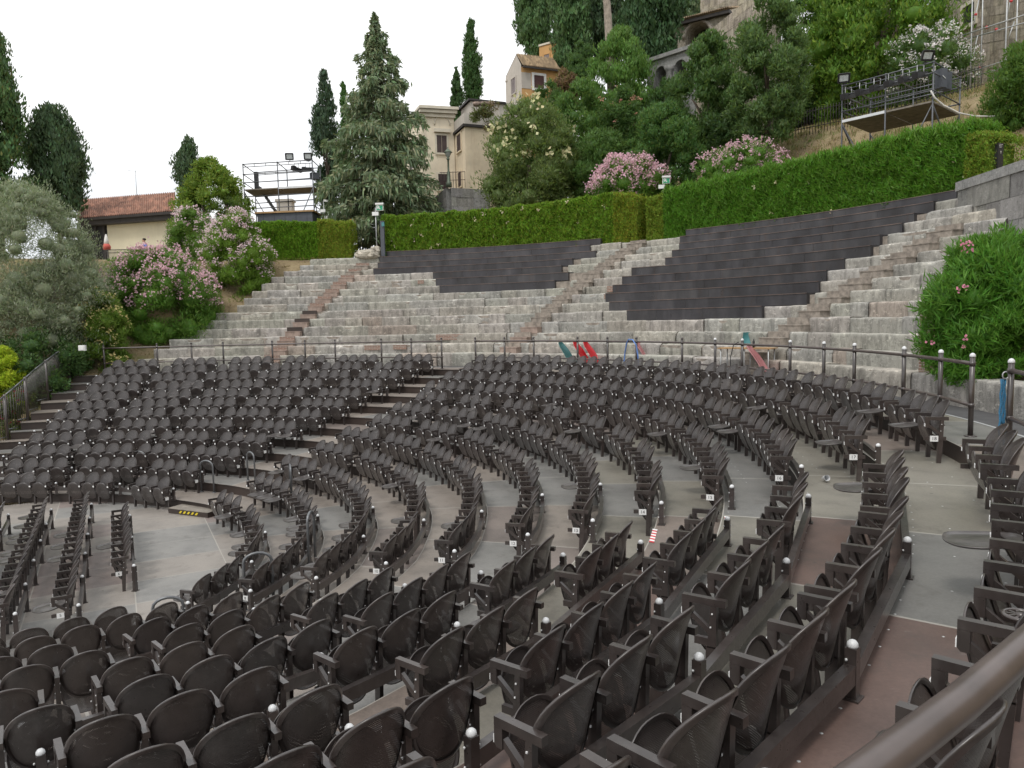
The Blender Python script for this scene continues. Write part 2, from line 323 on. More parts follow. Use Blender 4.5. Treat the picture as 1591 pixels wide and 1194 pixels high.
def tag(o, label, cat, group=None, kind=None):
    if label: o["label"] = label
    if cat: o["category"] = cat
    if group: o["group"] = group
    if kind: o["kind"] = kind
    return o
def thing(name, label, cat, loc=(0, 0, 0), group=None, rz=0.0):
    o = bpy.data.objects.new(name, None); o.empty_display_size = 0.2; COL.objects.link(o); o.location = tuple(map(float, loc)); o.rotation_euler = (0, 0, rz)
    ORG[o.name] = tuple(map(float, loc)); return tag(o, label, cat, group, "thing")
def np_mesh(name, V, Fq, mat, parent=None, tint=None, org=None):
    """big quad mesh from numpy arrays; tint per face"""
    if org is None: org = ORG.get(parent.name, (0, 0, 0)) if parent is not None else (0, 0, 0)
    me = bpy.data.meshes.new(name); nf = len(Fq); V = np.asarray(V, np.float32) - np.asarray(org, np.float32)
    me.vertices.add(len(V)); me.vertices.foreach_set("co", V.ravel())
    me.loops.add(nf * 4); me.loops.foreach_set("vertex_index", np.asarray(Fq, np.int32).ravel())
    me.polygons.add(nf); me.polygons.foreach_set("loop_start", np.arange(0, nf * 4, 4, dtype=np.int32)); me.polygons.foreach_set("loop_total", np.full(nf, 4, np.int32))
    me.materials.append(MAT[mat]); me.update(calc_edges=True)
    if tint is not None:
        ca = me.color_attributes.new("tint", "FLOAT_COLOR", "CORNER")
        t = np.concatenate([tint, np.ones((nf, 1))], 1); ca.data.foreach_set("color", np.repeat(t, 4, 0).astype(np.float32).ravel())
    o = bpy.data.objects.new(name, me); place(o, parent)
    if parent is None: o.location = tuple(map(float, org))
    ORG[o.name] = tuple(org); return o
# ------------------------------------------------------------------ theatre curves
DR, DZ = 0.935, 0.2377
def tread(k): return (k - 7) * DZ
def rlab(k): return 15.537 - (18 - k) * DR
def rlip(k): return 14.95 - (18 - k) * DR
FT = (-70, -50, -42, -36, -31, -23, -18, -11, -4, 4, 12, 18, 22, 48, 54, 60, 68, 77, 85, 92, 100, 106, 113, 117, 125, 140)
FV = (1.3, 1.3, 1.33, 1.25, 1.15, .88, .76, .54, .40, .27, .13, .05, 0, 0, .06, .2, .42, .62, .85, 1.12, 1.55, 1.9, 2.3, 2.55, 3.2, 4.4)
GK, GV = (7, 11, 12, 13, 14, 15, 16, 17, 18, 20), (1, 1, .95, .79, .60, .41, .20, .11, .09, .05)
NT = (-62, -48, -42, -35, -28, -23, -18)          # measured opening of the rows of the nearest block, by row
NK = ((11, (1.4, 1.35, 1.3, 1.15, 1.0, .88, .76)), (12, (1.4, 1.3, 1.22, 1.06, .95, .85, .72)), (13, (1.3, 1.2, 1.1, .97, .82, .70, .60)), (14, (1.25, 1.15, 1.0, .84, .68, .55, .45)),
      (15, (1.1, 1.0, .85, .65, .52, .40, .31)), (16, (.85, .75, .60, .44, .30, .20, .15)), (17, (.55, .50, .37, .25, .13, .10, .08)), (18, (.36, .32, .22, .11, .06, .06, .07)), (20, (.25, .2, .1, .03, .02, .03, .04)))
def kap(k): return k
def pt(R0, th, kp):
    """seating rows: concentric arcs about the axis that open out towards the wings, the inner rows most (a horseshoe)"""
    a = R_(th)
    if kp < 5: r = R0 * (1 + kp * (1 / math.cos(R_(max(0.0, th - 85))) - 1))          # the railing
    else:
        g_ = float(np.interp(kp, GK, GV)); g_ = max(g_, .45 * min(1, max(0, (th - 36) / 20))) if th > 36 else g_
        dl = float(np.interp(th, FT, FV)) * g_ if th > -18 else float(np.interp(kp, [q[0] for q in NK], [np.interp(th, NT, q[1]) for q in NK]))
        r = 15.47 - (18 - kp) * 1.055 + (R0 - rlab(kp)) + dl
    return (r * math.cos(a), r * math.sin(a))
def frame(R0, th, kp):        # point, outward normal angle
    p = pt(R0, th, kp); a = pt(R0, th - 0.2, kp); b = pt(R0, th + 0.2, kp)
    return p, math.atan2(b[1] - a[1], b[0] - a[0]) - PI / 2      # outward = tangent rotated -90
SC = (-0.303, -0.21)
SZ = [4.695 + z for z in (-1.30, -.931, -.537, -.142, .238, .59, .941, 1.277, 1.621, 1.976, 2.309, 2.63, 2.937, 3.263, 3.56)]
SR = [18.2] + [18.717 + i * 0.472 for i in range(14)]
def sp(R, th): a = R_(th); return (SC[0] + R * math.cos(a), SC[1] + R * math.sin(a))

# ------------------------------------------------------------------ setting: ground, floor, decks
def zground(R, th):
    """height of the ground sheet at polar position (degrees)"""
    th = (th + 180) % 360 - 180
    def sm(a, b, x): t = min(1, max(0, (x - a) / (b - a))); return t * t * (3 - 2 * t)
    inside = sm(-78, -66, th) * (1 - sm(128, 150, th))                   # within the theatre fan
    left = sm(104, 110, th)
    if R <= 16.9: z = -0.35 + 0.0 * R
    elif R <= 18.25: z = 2.4
    elif R <= 24.6: z = 2.85 + (R - 18.25) * 0.78
    else: z = 8.0
    zl = -0.35 if R < 10 else (min(3.3, -0.35 + (R - 10) * 0.42) if R < 18.5 else min(8.0, 3.2 + (R - 18.5) * 0.8))
    z = z * (1 - left) + zl * left
    if R > 26:
        steep = 0.70 * (1 - sm(48, 74, th)) * sm(-60, -20, th) + 0.10 * (sm(48, 74, th)) * (1 - sm(80, 100, th))
        z += min(R - 26, 8.0) * steep + max(0, min(R - 34, 60)) * steep * 0.42
    return z * inside + (-0.4) * (1 - inside)
Rs = [0, 4, 8, 10, 12, 14, 16, 16.9, 17.0, 18.2, 18.3, 19.5, 21, 22.5, 24.0, 24.6, 25.2, 26, 27, 28, 29, 30, 31, 32, 33.5, 35, 37, 39, 42, 45, 50, 55, 60, 70, 85, 110, 160, 300, 900]
T = list(range(-180, 180, 3)); V = []; Fq = []
for R in Rs:
    for t in T:
        j = mnoise.noise(Vector((R * math.cos(R_(t)) * 0.6, R * math.sin(R_(t)) * 0.6, 0))) * (0.16 if R > 25.5 else 0.05)
        V.append((R * math.cos(R_(t)), R * math.sin(R_(t)), zground(R, t) + (j if R > 18.3 else 0)))
nT = len(T)
for i in range(len(Rs) - 1):
    for k in range(nT): Fq.append((i * nT + k, (i + 1) * nT + k, (i + 1) * nT + (k + 1) % nT, i * nT + (k + 1) % nT))
g = np_mesh("ground", V, Fq, "ground"); tag(g, "dry sloping hillside of straw grass and soil around the theatre", "ground", kind="structure")
for p_ in g.data.polygons: p_.use_smooth = True
def ghit(u, v, lo=15, hi=140):
    """first point where the line of sight meets the hill"""
    for D in np.arange(lo, hi, 0.25):
        P = at(u, v, D); R = math.hypot(P[0], P[1]); th = math.degrees(math.atan2(P[1], P[0]))
        if P[2] <= zground(R, th): return P
    return at(u, v, hi)
def gz(P): return zground(math.hypot(P[0], P[1]), math.degrees(math.atan2(P[1], P[0])))

GREY, BEIGE, RED, OLIVE = (.225, .222, .212), (.27, .238, .21), (.165, .112, .096), (.225, .212, .18)
THL = {19: 117.0, 18: 118.2, 17: 119.3, 16: 120.5, 15: 121.7, 14: 123, 13: 124.4, 12: 126, 11: 128, 10: 130, 9: 132, 8: 134, 7: 136}
def panel_cols(k, i, th):
    r = random.random()
    if th < -26 and k >= 15: return RED if (i + k) % 3 == 0 else (tuple(x * .86 for x in GREY) if (i + k) % 3 == 1 else tuple(x * .9 for x in OLIVE))
    if th < 10 and k >= 14: return OLIVE if r < .4 else tuple(x * .92 for x in GREY) if r < .75 else (.215, .178, .155)
    return (BEIGE if r < .45 else GREY if r < .85 else (.215, .182, .165))
dk = MB(); rs = MB()
edges = [(rlip(k), k) for k in range(8, 20)] + [(rlab(19.9) - .38, 19.9)]
for (ra, k), (rb, kb) in zip(edges[:-1], edges[1:]):
    z = tread(int(k)); t0, t1 = -72.0, THL[int(k)]; kp = kap(k); kpb = kap(kb)
    step = 2.3 / ra * 180 / PI; n = max(3, round((t1 - t0) / step)); off = 0.0
    for i in range(n):
        a = t0 + (t1 - t0) * i / n; b = t0 + (t1 - t0) * (i + 1) / n; col = panel_cols(int(k), i, (a + b) / 2)
        for q in range(4):
            u0, u1 = q / 4, (q + 1) / 4; aa, bb = a + (b - a) * u0, a + (b - a) * u1
            P = [pt(ra - .02, aa, kp), pt(rb + .01, aa, kpb), pt(rb + .01, bb, kpb), pt(ra - .02, bb, kp)]
            dk.quad(*[(x, y, z) for x, y in P], uv=[(u0, 0), (u0, 1), (u1, 1), (u1, 0)], col=col)
    # riser strip under the lip
    m = int((t1 - t0) / 2)
    for i in range(m):
        a = t0 + (t1 - t0) * i / m; b = t0 + (t1 - t0) * (i + 1) / m
        A, B = pt(ra, a, kp), pt(ra, b, kp); A2, B2 = pt(ra - .02, a, kp), pt(ra - .02, b, kp)
        rs.quad((*B, z - DZ), (*A, z - DZ), (*A, z - .03), (*B, z - .03)); rs.quad((*B2, z - .03), (*A2, z - .03), (*A2, z - .004), (*B2, z - .004)); rs.quad((*A, z - .03), (*A2, z - .03), (*B2, z - .03), (*B, z - .03))
# orchestra floor: grid of panels turned with the stalls rows
OA = R_(27.7); ON = (math.cos(OA), math.sin(OA)); OE = (-math.sin(OA), math.cos(OA))
for i in range(-7, 5):
    for j in range(-9, 6):
        a0, a1, b0, b1 = i * 1.64 + .15, (i + 1) * 1.64 + .15, j * 1.25 - .3, (j + 1) * 1.25 - .3
        r = random.random(); col = (.30, .275, .25) if r < .42 else (.262, .257, .246) if r < .84 else (.27, .228, .212)
        dk.quad(*[(ON[0] * a + OE[0] * b, ON[1] * a + OE[1] * b, 0.0) for a, b in ((a0, b0), (a1, b0), (a1, b1), (a0, b1))], uv=[(0, 0), (1, 0), (1, 1), (0, 1)], col=col)
tag(mk("floor", dk, "deck"), "panelled wooden deck floor of the seating tiers and orchestra", "floor", kind="structure")
sc_ = MB()
for k in (16, 17, 18):
    for th in np.arange(-66, 14, 1.15 if k == 18 else 1.3):
        for q, R in enumerate((rlip(k) + .05, rlip(k) + .36, rlip(k) + .70)):
            if (int(th * 7) + q) % 3 and q: continue
            p = pt(R, th + q * .3, kap(k)); sc_.lathe((p[0], p[1], tread(k)), [(.010, 0), (.010, .0012), (.004, .0022)], 6)
tag(mk("deck_screws", sc_, "bolt"), "pale screw heads in the deck panels near the camera", "screws", kind="structure")
tag(mk("riser_boards", rs, "riser"), "dark brown boards closing the fronts of the seating tiers", "riser boards", kind="structure")
wk = MB(); ln = MB()
for i in range(-62, 128, 2):
    A, B = i, i + 2
    wk.quad(*[(*p, tread(19) - .004) for p in (pt(17.06, A, .45), sp(18.35, A), sp(18.35, B), pt(17.06, B, .45))])
    ln.quad(*[(*p, tread(19) + .006) for p in (pt(17.05, A, .45), pt(17.10, A, .45), pt(17.10, B, .45), pt(17.05, B, .45))])
tag(mk("walkway", wk, "asphalt"), "dark felt covered walkway below the ancient stone steps", "walkway", kind="structure")
tag(mk("walkway_edge_line", ln, "alu"), "thin pale metal strip along the edge of the dark walkway", "edge strip", kind="structure")

# ------------------------------------------------------------------ chairs
CW = 0.450
def shell(hw, hh, cy, cz, tilt, conc, n_top=2.25, n_bot=2.7, taper=0.14, lean=0.0, thick=0.014, rim=0.022):
    """perforated pressed-steel shell (disc with rolled rim); local x across, returns (mesh part, rim part) builders"""
    rings = [0.0, 0.4, 0.7, 0.91, 0.965, 1.0]; n = 36
    def P(r, a):
        ca, sa = math.cos(a), math.sin(a); e = n_top if sa > 0 else n_bot
        x = math.copysign(abs(ca) ** (2 / e), ca); z = math.copysign(abs(sa) ** (2 / e), sa)
        w = hw * (1 - taper * max(0, -z) - 0.05 * max(0, z))
        x *= w * r; z *= hh * r
        yb = -conc * (x / hw) ** 2 + lean * (z / hh) ** 2 + rim * max(0.0, (r - .80) / .20) ** 2
        yy = yb * math.cos(tilt) + z * math.sin(tilt); zz = z * math.cos(tilt) - yb * math.sin(tilt)
        return (x, cy + yy, cz + zz)
    mesh, solid = MB(), MB()
    for side in (0, 1):
        vs = []; uvs = []
        dy = thick * side
        for r in rings:
            for k in range(n):
                p = P(max(r, 1e-3), 2 * PI * k / n); vs.append((p[0], p[1] + dy * math.cos(tilt), p[2] - dy * math.sin(tilt))); uvs.append((p[0], (p[2] - cz) if abs(tilt) < 0.8 else (p[1] - cy)))
        for i in range(len(rings) - 1):
            for k in range(n):
                q = (i * n + k, i * n + (k + 1) % n, (i + 1) * n + (k + 1) % n, (i + 1) * n + k)
                if side: q = q[::-1]
                tgt = mesh if i < 3 else solid
                if side == 0 or i >= 3 :
                    tgt.add([vs[a] for a in q], [(0, 1, 2, 3)], 0, [[uvs[a] for a in q]], (1, 1, 1), True)
        if side == 0: first = vs[-n:]
        else:
            for k in range(n): solid.add([first[k], first[(k + 1) % n], vs[-n:][(k + 1) % n], vs[-n:][k]], [(0, 1, 2, 3)], 0, None, (1, 1, 1), True)
    return mesh, solid
def merge(*mbs):
    o = MB()
    for mb, mi in mbs:
        b = len(o.v); o.v += mb.v; o.f += [[b + a for a in f] for f in mb.f]; o.m += [mi] * len(mb.f); o.uv += mb.uv; o.c += mb.c; o.sm += mb.sm
    return o
def proto(name, mb, mats):
    me_o = mk(name, mb, mats); me = me_o.data; bpy.data.objects.remove(me_o)
    import bmesh
    bm = bmesh.new(); bm.from_mesh(me); bmesh.ops.remove_doubles(bm, verts=bm.verts, dist=0.0004); bm.to_mesh(me); bm.free(); return me
mA, sA = shell(0.213, 0.258, 0.285, 0.590, 0.25, 0.078, n_top=2.05, n_bot=2.5, taper=0.08, lean=0.014, rim=-0.012, thick=.010)
BACK = proto("backrest", merge((mA, 0), (sA, 1)), ["mesh", "chair"])
mA, sA = shell(0.200, 0.240, 0.070, 0.384, -0.30, 0.030, taper=0.06, rim=0.018, thick=.010)
SEAT_UP = proto("seat", merge((mA, 0), (sA, 1)), ["mesh", "chair"])
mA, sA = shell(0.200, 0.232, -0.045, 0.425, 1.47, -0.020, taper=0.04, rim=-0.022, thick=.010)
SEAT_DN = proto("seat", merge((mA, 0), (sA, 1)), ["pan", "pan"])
def standard(x, end=False):
    b = MB(); t = 0.021
    b.prism([(0.0, .583), (.285, .583), (.285, .628), (0.0, .628)], x - t, x + t)                       # arm
    b.prism([(0.0, .50), (.015, .482), (.050, .482), (.050, .582), (0.0, .582)], x - t, x + t)          # front block
    b.prism([(.050, .488), (.051, .530), (.195, .415), (.195, .370)], x - t * .72, x + t * .72)         # diagonal brace
    b.prism([(.165, .30), (.190, .582), (.228, .582), (.222, .30)], x - t * .9, x + t * .9)             # upright
    b.prism([(.150, .0), (.158, .31), (.224, .31), (.205, .0)], x - t * .9, x + t * .9)
    b.box((x, .125, .335), (.03, .27, .05)) if end else b.box((x, .15, .335), (.03, .14, .05))
    b.add([(x - .020, -.006, .498), (x + .020, -.006, .498), (x + .020, -.006, .538), (x - .020, -.006, .538), (x - .020, .004, .498), (x + .020, .004, .498), (x + .020, .004, .538), (x - .020, .004, .538)], [(0, 1, 5, 4), (1, 2, 6, 5), (2, 3, 7, 6), (3, 0, 4, 7), (3, 2, 1, 0)], 1)
    for yy, zz in ((.19, .44), (.20, .53)):
        b.box((x, yy, zz), (.050, .009, .009), None, 1)
    return b
STD = proto("armrest", standard(-CW / 2), ["chair", "white"]); STD_R = proto("armrest", standard(CW / 2), ["chair", "white"])
STD_END_L = proto("armrest", standard(-CW / 2, True), ["chair", "white"]); STD_END_R = proto("armrest", standard(CW / 2, True), ["chair", "white"])
PARTS_OK = {}
def text_mesh(txt, size):
    cu = bpy.data.curves.new("t", "FONT"); cu.body = txt; cu.size = size; cu.align_x = "CENTER"; cu.align_y = "CENTER"; cu.extrude = 0.0006
    o = bpy.data.objects.new("t", cu); COL.objects.link(o); dg = bpy.context.evaluated_depsgraph_get()
    me = bpy.data.meshes.new_from_object(o.evaluated_get(dg)); bpy.data.objects.remove(o); return me
def ordn(n):
    w = ["first", "second", "third", "fourth", "fifth", "sixth", "seventh", "eighth", "ninth", "tenth"]
    if n <= 10: return w[n - 1]
    return f"{n}{'th' if 10 < n % 100 < 14 else {1: 'st', 2: 'nd', 3: 'rd'}.get(n % 10, 'th')}"
CHAIRS = []   # dict per chair
def add_row(block, k, th_from, th_to, group_lens=None, from_aisle=True, pdown=0.08):
    """th_from = end of the row at the aisle"""
    R0 = rlab(k) + .15; kp = kap(k)
    ts = np.linspace(th_from, th_to, 120); P = np.array([pt(R0, t, kp) for t in ts]); sl = np.concatenate([[0], np.cumsum(np.hypot(*np.diff(P, axis=0).T))])
    Lr = sl[-1]; ng = max(1, round(Lr / 2.06)); per = Lr / ng; sgn = 1 if th_to > th_from else -1; cnt = 0; posts = [0.0]
    for g_ in range(ng):
        cw = (.505 if k > 15 else .475) if block == 'near' else .425 if block == 'far' else (.435 if k < 14 else .462)
        n = int((per - (0.13 if block == 'near' else 0.17)) / cw); n = max(1, n); start = g_ * per + (per - n * cw) / 2 * (0.4 if g_ == 0 else 1)
        for i in range(n):
            s_ = start + cw * (i + .5); th = float(np.interp(s_, sl, ts)); p, na = frame(rlab(k), th, kp); cnt += 1
            # local +y = outward; local +x = direction of decreasing theta (y x z)
            down = random.random() < pdown
            first_in, last_in = i == 0, i == n - 1
            # extra end standard: chairs carry the standard on their -x side (towards larger theta); the group end needs one on +x
            if sgn < 0: need_r = last_in; aisle_l = (g_ == 0 and i == 0); aisle_r = False
            else: need_r = first_in; aisle_r = (g_ == 0 and i == 0); aisle_l = False
            CHAIRS.append(dict(block=block, k=k, n=cnt, loc=(p[0], p[1], tread(k)), rz=na - PI / 2, down=down, w=cw / CW, r=need_r, al=aisle_l, ar=aisle_r))
        posts.append(g_ * per + per)
    return sl, ts, per, ng
CEN_R = {18: -15.0, 17: -16.0, 16: -17.7, 15: -19.2, 14: -19.9, 13: -21.2, 12: -21.9, 11: -23.8, 10: -25.0, 9: -27.6, 8: -30.5, 7: -34.3}
CEN_L = {18: 59.6, 17: 59.1, 16: 59.4, 15: 59.7, 14: 58.3, 13: 58.2, 12: 57.8, 11: 59.0, 10: 59.2, 9: 60.4, 8: 57.4, 7: 60.4}
LEF_R = {18: 65.9, 17: 66.8, 16: 66.8, 15: 66.8, 14: 67.9, 13: 68.1, 12: 69.5, 11: 70.4, 10: 73.0, 9: 74.6, 8: 80.8, 7: 83.2}
LEF_L = {18: 113.2, 17: 113.9, 16: 114.7, 15: 115.7, 14: 116.8, 13: 118.0, 12: 119.4, 11: 121.2, 10: 123.3, 9: 125.8, 8: 127.5, 7: 129.5}
NEA_R = {18: -22.0, 17: -24.2, 16: -25.3, 15: -26.9, 14: -29.0, 13: -29.5, 12: -31.4, 11: -32.9, 10: -35.8, 9: -37.8, 8: -40.6, 7: -43.8}
ROWS = []
for k in range(7, 19):
    ROWS.append(("middle", k, *add_row("middle", k, CEN_R[k], CEN_L[k], pdown=0.30 if k < 10 else 0.07)))
    ROWS.append(("far", k, *add_row("far", k, LEF_R[k], LEF_L[k], pdown=0.05)))
    ROWS.append(("near", k, *add_row("near", k, NEA_R[k], -66.0, pdown=0.06)))
# stalls rows on the flat orchestra floor
STALLS = {6: (1.78 - .33, 2.02, 8), 5: (.98 - .33, 3.72, 16), 4: (.15 - .33, 3.62, 16), 3: (-.70 - .33, 3.62, 16)}
for k, (d, half, n) in STALLS.items():
    w = 2 * half / n
    for i in range(n):
        e = -half + w * (i + .5)
        CHAIRS.append(dict(block="stalls", k=k, n=i + 1, loc=(ON[0] * d + OE[0] * e, ON[1] * d + OE[1] * e, 0.0), rz=OA - PI / 2, down=random.random() < .3, w=1.0, r=i == 0, al=False, ar=i == 0))
vis = []
for c_ in CHAIRS:
    q = proj((c_["loc"][0], c_["loc"][1], c_["loc"][2] + .5))
    if q[2] < 0.25 or not (-90 < q[0] < 1690) or not (-60 < q[1] < 1330): continue
    c_["d"] = float(q[2]); c_["u"] = float(q[0]); c_["v"] = float(q[1]); vis.append(c_)
# end chairs with row numbers come first, then the nearest ones that stand inside the picture
lab = [c_ for c_ in vis if (c_["al"] or c_["ar"]) and c_["block"] in ("middle", "stalls")]
rest = sorted([c_ for c_ in vis if c_ not in lab], key=lambda c_: c_["d"] + (4 if not (0 < c_["u"] < 1591 and 0 < c_["v"] < 1200) else 0))
IND = lab + rest[:300 - len(lab)]; STUFF = rest[300 - len(lab):]
print("chairs", len(CHAIRS), "in view", len(vis), "individual", len(IND), "stuff", len(STUFF))
BLK = {"near": "the block nearest the camera", "middle": "the middle block", "far": "the far left block"}
PLATE = {}
def plate(c_, root, left):
    k = c_["k"]
    if k not in PLATE:
        b = MB(); b.box((0, 0, 0), (.006, .10, .078)); PLATE[k] = (proto("number_plate", b, ["white"]), text_mesh(str(k), .062))
        PLATE[k][1].materials.append(MAT["ink"])
    sx = -1 if left else 1; x = sx * (CW / 2 + .024)
    o = bpy.data.objects.new("number_plate", PLATE[k][0]); COL.objects.link(o); o.parent = root; o.location = (x, .11, .335)
    t = bpy.data.objects.new("row_number", PLATE[k][1]); COL.objects.link(t); t.parent = o
    t.matrix_local = Matrix.Translation((sx * .0035, 0, 0)) @ Matrix.Rotation(PI / 2 * sx, 4, "Z") @ Matrix.Rotation(PI / 2, 4, "X")
def build_chair(c_):
    if c_["block"] == "stalls":
        txt = f"brown mesh chair, {ordn(c_['n'])} from the camera end of orchestra row {c_['k']}"
    else: txt = f"brown mesh chair, {ordn(c_['n'])} from the aisle in row {c_['k']} of {BLK[c_['block']]}"
    r = thing("folding_chair", txt, "chair", c_["loc"], "brown mesh folding chairs of the seating tiers", c_["rz"])
    r.scale = (c_["w"], 1 + (c_["w"] - 1) * .5, 1 + (c_["w"] - 1) * .35); r.rotation_euler.x = random.gauss(0, .004); r.rotation_euler.z += random.gauss(0, .012)
    def ch(name, me):
        o = bpy.data.objects.new(name, me); COL.objects.link(o); o.parent = r; return o
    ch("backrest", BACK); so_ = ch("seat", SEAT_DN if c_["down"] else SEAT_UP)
    if not c_["down"]: a_ = abs(random.gauss(0, .05)); so_.matrix_local = Matrix.Translation((0, .09, .40)) @ Matrix.Rotation(a_, 4, 'X') @ Matrix.Translation((0, -.09, -.40))      # not every seat folds up fully
    ch("armrest", STD_END_L if c_["al"] else STD)
    if c_["r"]: ch("armrest", STD_END_R if c_["ar"] else STD_R)
    if c_["block"] in ("middle", "far", "stalls") and (c_["al"] or c_["ar"]): plate(c_, r, c_["al"])
for c_ in IND: build_chair(c_)
def bulk(name, items, label):
    """the far seats beyond the first three hundred, one mass"""
    acc = {}
    def arr(me):
        if me.name in acc: return acc[me.name]
        v = np.empty(len(me.vertices) * 3); me.vertices.foreach_get("co", v); li = np.empty(len(me.loops), np.int32); me.loops.foreach_get("vertex_index", li)
        ls = np.empty(len(me.polygons), np.int32); lt = np.empty(len(me.polygons), np.int32); mi = np.empty(len(me.polygons), np.int32); sm = np.empty(len(me.polygons), bool)
        me.polygons.foreach_get("loop_start", ls); me.polygons.foreach_get("loop_total", lt); me.polygons.foreach_get("material_index", mi); me.polygons.foreach_get("use_smooth", sm)
        uv = np.full((len(me.loops), 2), .0045)
        if me.uv_layers:
            u = np.empty(len(me.loops) * 2); me.uv_layers[0].data.foreach_get("uv", u); uv = u.reshape(-1, 2)
        lut = np.array([["chair", "mesh", "bolt", "white", "pan"].index({"chair_metal": "chair", "chair_perforated_metal": "mesh", "sky_lit_seat_pan_metal": "pan", "zinc_bolt": "bolt", "white_enamel": "white"}[m.name]) for m in me.materials])
        acc[me.name] = (v.reshape(-1, 3), li, lt, lut[mi], sm, uv); return acc[me.name]
    Vs, Li, Lt, Mi, Sm, Uv = [], [], [], [], [], []; nv = 0
    for c_ in items:
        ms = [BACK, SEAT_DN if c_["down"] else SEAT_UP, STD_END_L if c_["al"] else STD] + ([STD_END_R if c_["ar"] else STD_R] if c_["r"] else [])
        ca, sa = math.cos(c_["rz"]), math.sin(c_["rz"])
        for me in ms:
            v, li, lt, mi, sm, uv = arr(me)
            w = np.stack([v[:, 0] * ca - v[:, 1] * sa + c_["loc"][0], v[:, 0] * sa + v[:, 1] * ca + c_["loc"][1], v[:, 2] + c_["loc"][2]], 1)
            Vs.append(w); Li.append(li + nv); Lt.append(lt); Mi.append(mi); Sm.append(sm); Uv.append(uv); nv += len(v)
        if c_["block"] == "far" and (c_["al"] or c_["ar"]):      # its little number plate
            x = CW / 2 + .024; q = np.array([(x, .06, .296), (x, .16, .296), (x, .16, .374), (x, .06, .374)])
            w = np.stack([q[:, 0] * ca - q[:, 1] * sa + c_["loc"][0], q[:, 0] * sa + q[:, 1] * ca + c_["loc"][1], q[:, 2] + c_["loc"][2]], 1)
            Vs.append(w); Li.append(np.arange(4) + nv); Lt.append(np.array([4])); Mi.append(np.array([3])); Sm.append(np.array([False])); Uv.append(np.zeros((4, 2))); nv += 4
    V = np.concatenate(Vs); li = np.concatenate(Li).astype(np.int32); lt = np.concatenate(Lt).astype(np.int32)
    me = bpy.data.meshes.new(name); me.vertices.add(len(V)); me.vertices.foreach_set("co", V.astype(np.float32).ravel())
    me.loops.add(len(li)); me.loops.foreach_set("vertex_index", li); me.polygons.add(len(lt))
    me.polygons.foreach_set("loop_start", np.concatenate([[0], np.cumsum(lt)[:-1]]).astype(np.int32)); me.polygons.foreach_set("loop_total", lt)
    for m in ("chair", "mesh", "bolt", "white", "pan"): me.materials.append(MAT[m])
    me.polygons.foreach_set("material_index", np.concatenate(Mi).astype(np.int32)); me.polygons.foreach_set("use_smooth", np.concatenate(Sm))
    me.update(calc_edges=True); ul = me.uv_layers.new(name="UVMap"); ul.data.foreach_set("uv", np.concatenate(Uv).astype(np.float32).ravel())
    o = bpy.data.objects.new(name, me); COL.objects.link(o); tag(o, label, "chairs", "brown mesh folding chairs of the seating tiers", "stuff")
if STUFF: bulk("distant_folding_chairs", STUFF, "far rows of dark brown mesh folding chairs below the stone steps")

# ------------------------------------------------------------------ low guard beams with white-capped bollards behind every row
def bollard(root, p, h, num=0):
    b = MB(); az = math.atan2(p[1], p[0]); b.box((p[0], p[1], p[2] + h / 2), (.062, .062, h), az); b.box((p[0], p[1], p[2] + .005), (.10, .10, .010), az)
    o = mk("bollard", b, "rail", root)
    c_ = MB(); z = p[2] + h; c_.lathe((p[0], p[1], z), [(.028, 0), (.031, .010), (.028, .026), (.017, .038), (.004, .043)], 12); mk("cap", c_, "cap", o)
    d = MB()
    for s_ in (-1, 1):
        for zz in (h * .38, h * .78): d.ellipsoid((p[0] + s_ * .04, p[1] + .015 * s_, p[2] + zz), (.009, .009, .009), 6)
    mk("bolt", d, "bolt", o)
BN = {"near": "the nearest block", "middle": "the middle block", "far": "the far left block"}
for block, k, sl, ts, per, ng in ROWS:
    if k == 18: continue
    R0 = rlip(k + 1) + .035; kp = kap(k); z0 = tread(k + 1); off = 0.35 if block == "near" else 0.0
    thp = [float(np.interp(min(g_ * per + (off if g_ else -0.10), sl[-1]), sl, ts)) for g_ in range(ng + 1)]
    if block == "middle": thp = [t - (.55 if i == 0 else 0) for i, t in enumerate(thp)]
    ps = [(*pt(R0, t, kp), z0) for t in thp]
    ok = [i for i in range(len(ps)) if proj(ps[i])[2] > .4 and -250 < proj(ps[i])[0] < 1850 and proj(ps[i])[1] < 1500]
    if len(ok) < 2: continue
    r = thing("guard_beam", f"low dark beam on white capped bollards behind row {k} of {BN[block]}", "guard beam", ps[ok[0]], "low guard beams behind the seat rows")
    bm_ = MB()
    for i in ok[:-1]:
        t0, t1 = thp[i], thp[i + 1]
        for q in range(1 if block == 'near' else 3):
            nq = 1 if block == 'near' else 3; a, b = t0 + (t1 - t0) * q / nq, t0 + (t1 - t0) * (q + 1) / nq
            bm_.bar((*pt(R0, a, kp), z0 + .145), (*pt(R0, b, kp), z0 + .145), .058, .105)
    mk("beam", bm_, "rail", r)
    for i in ok: bollard(r, ps[i], .285)
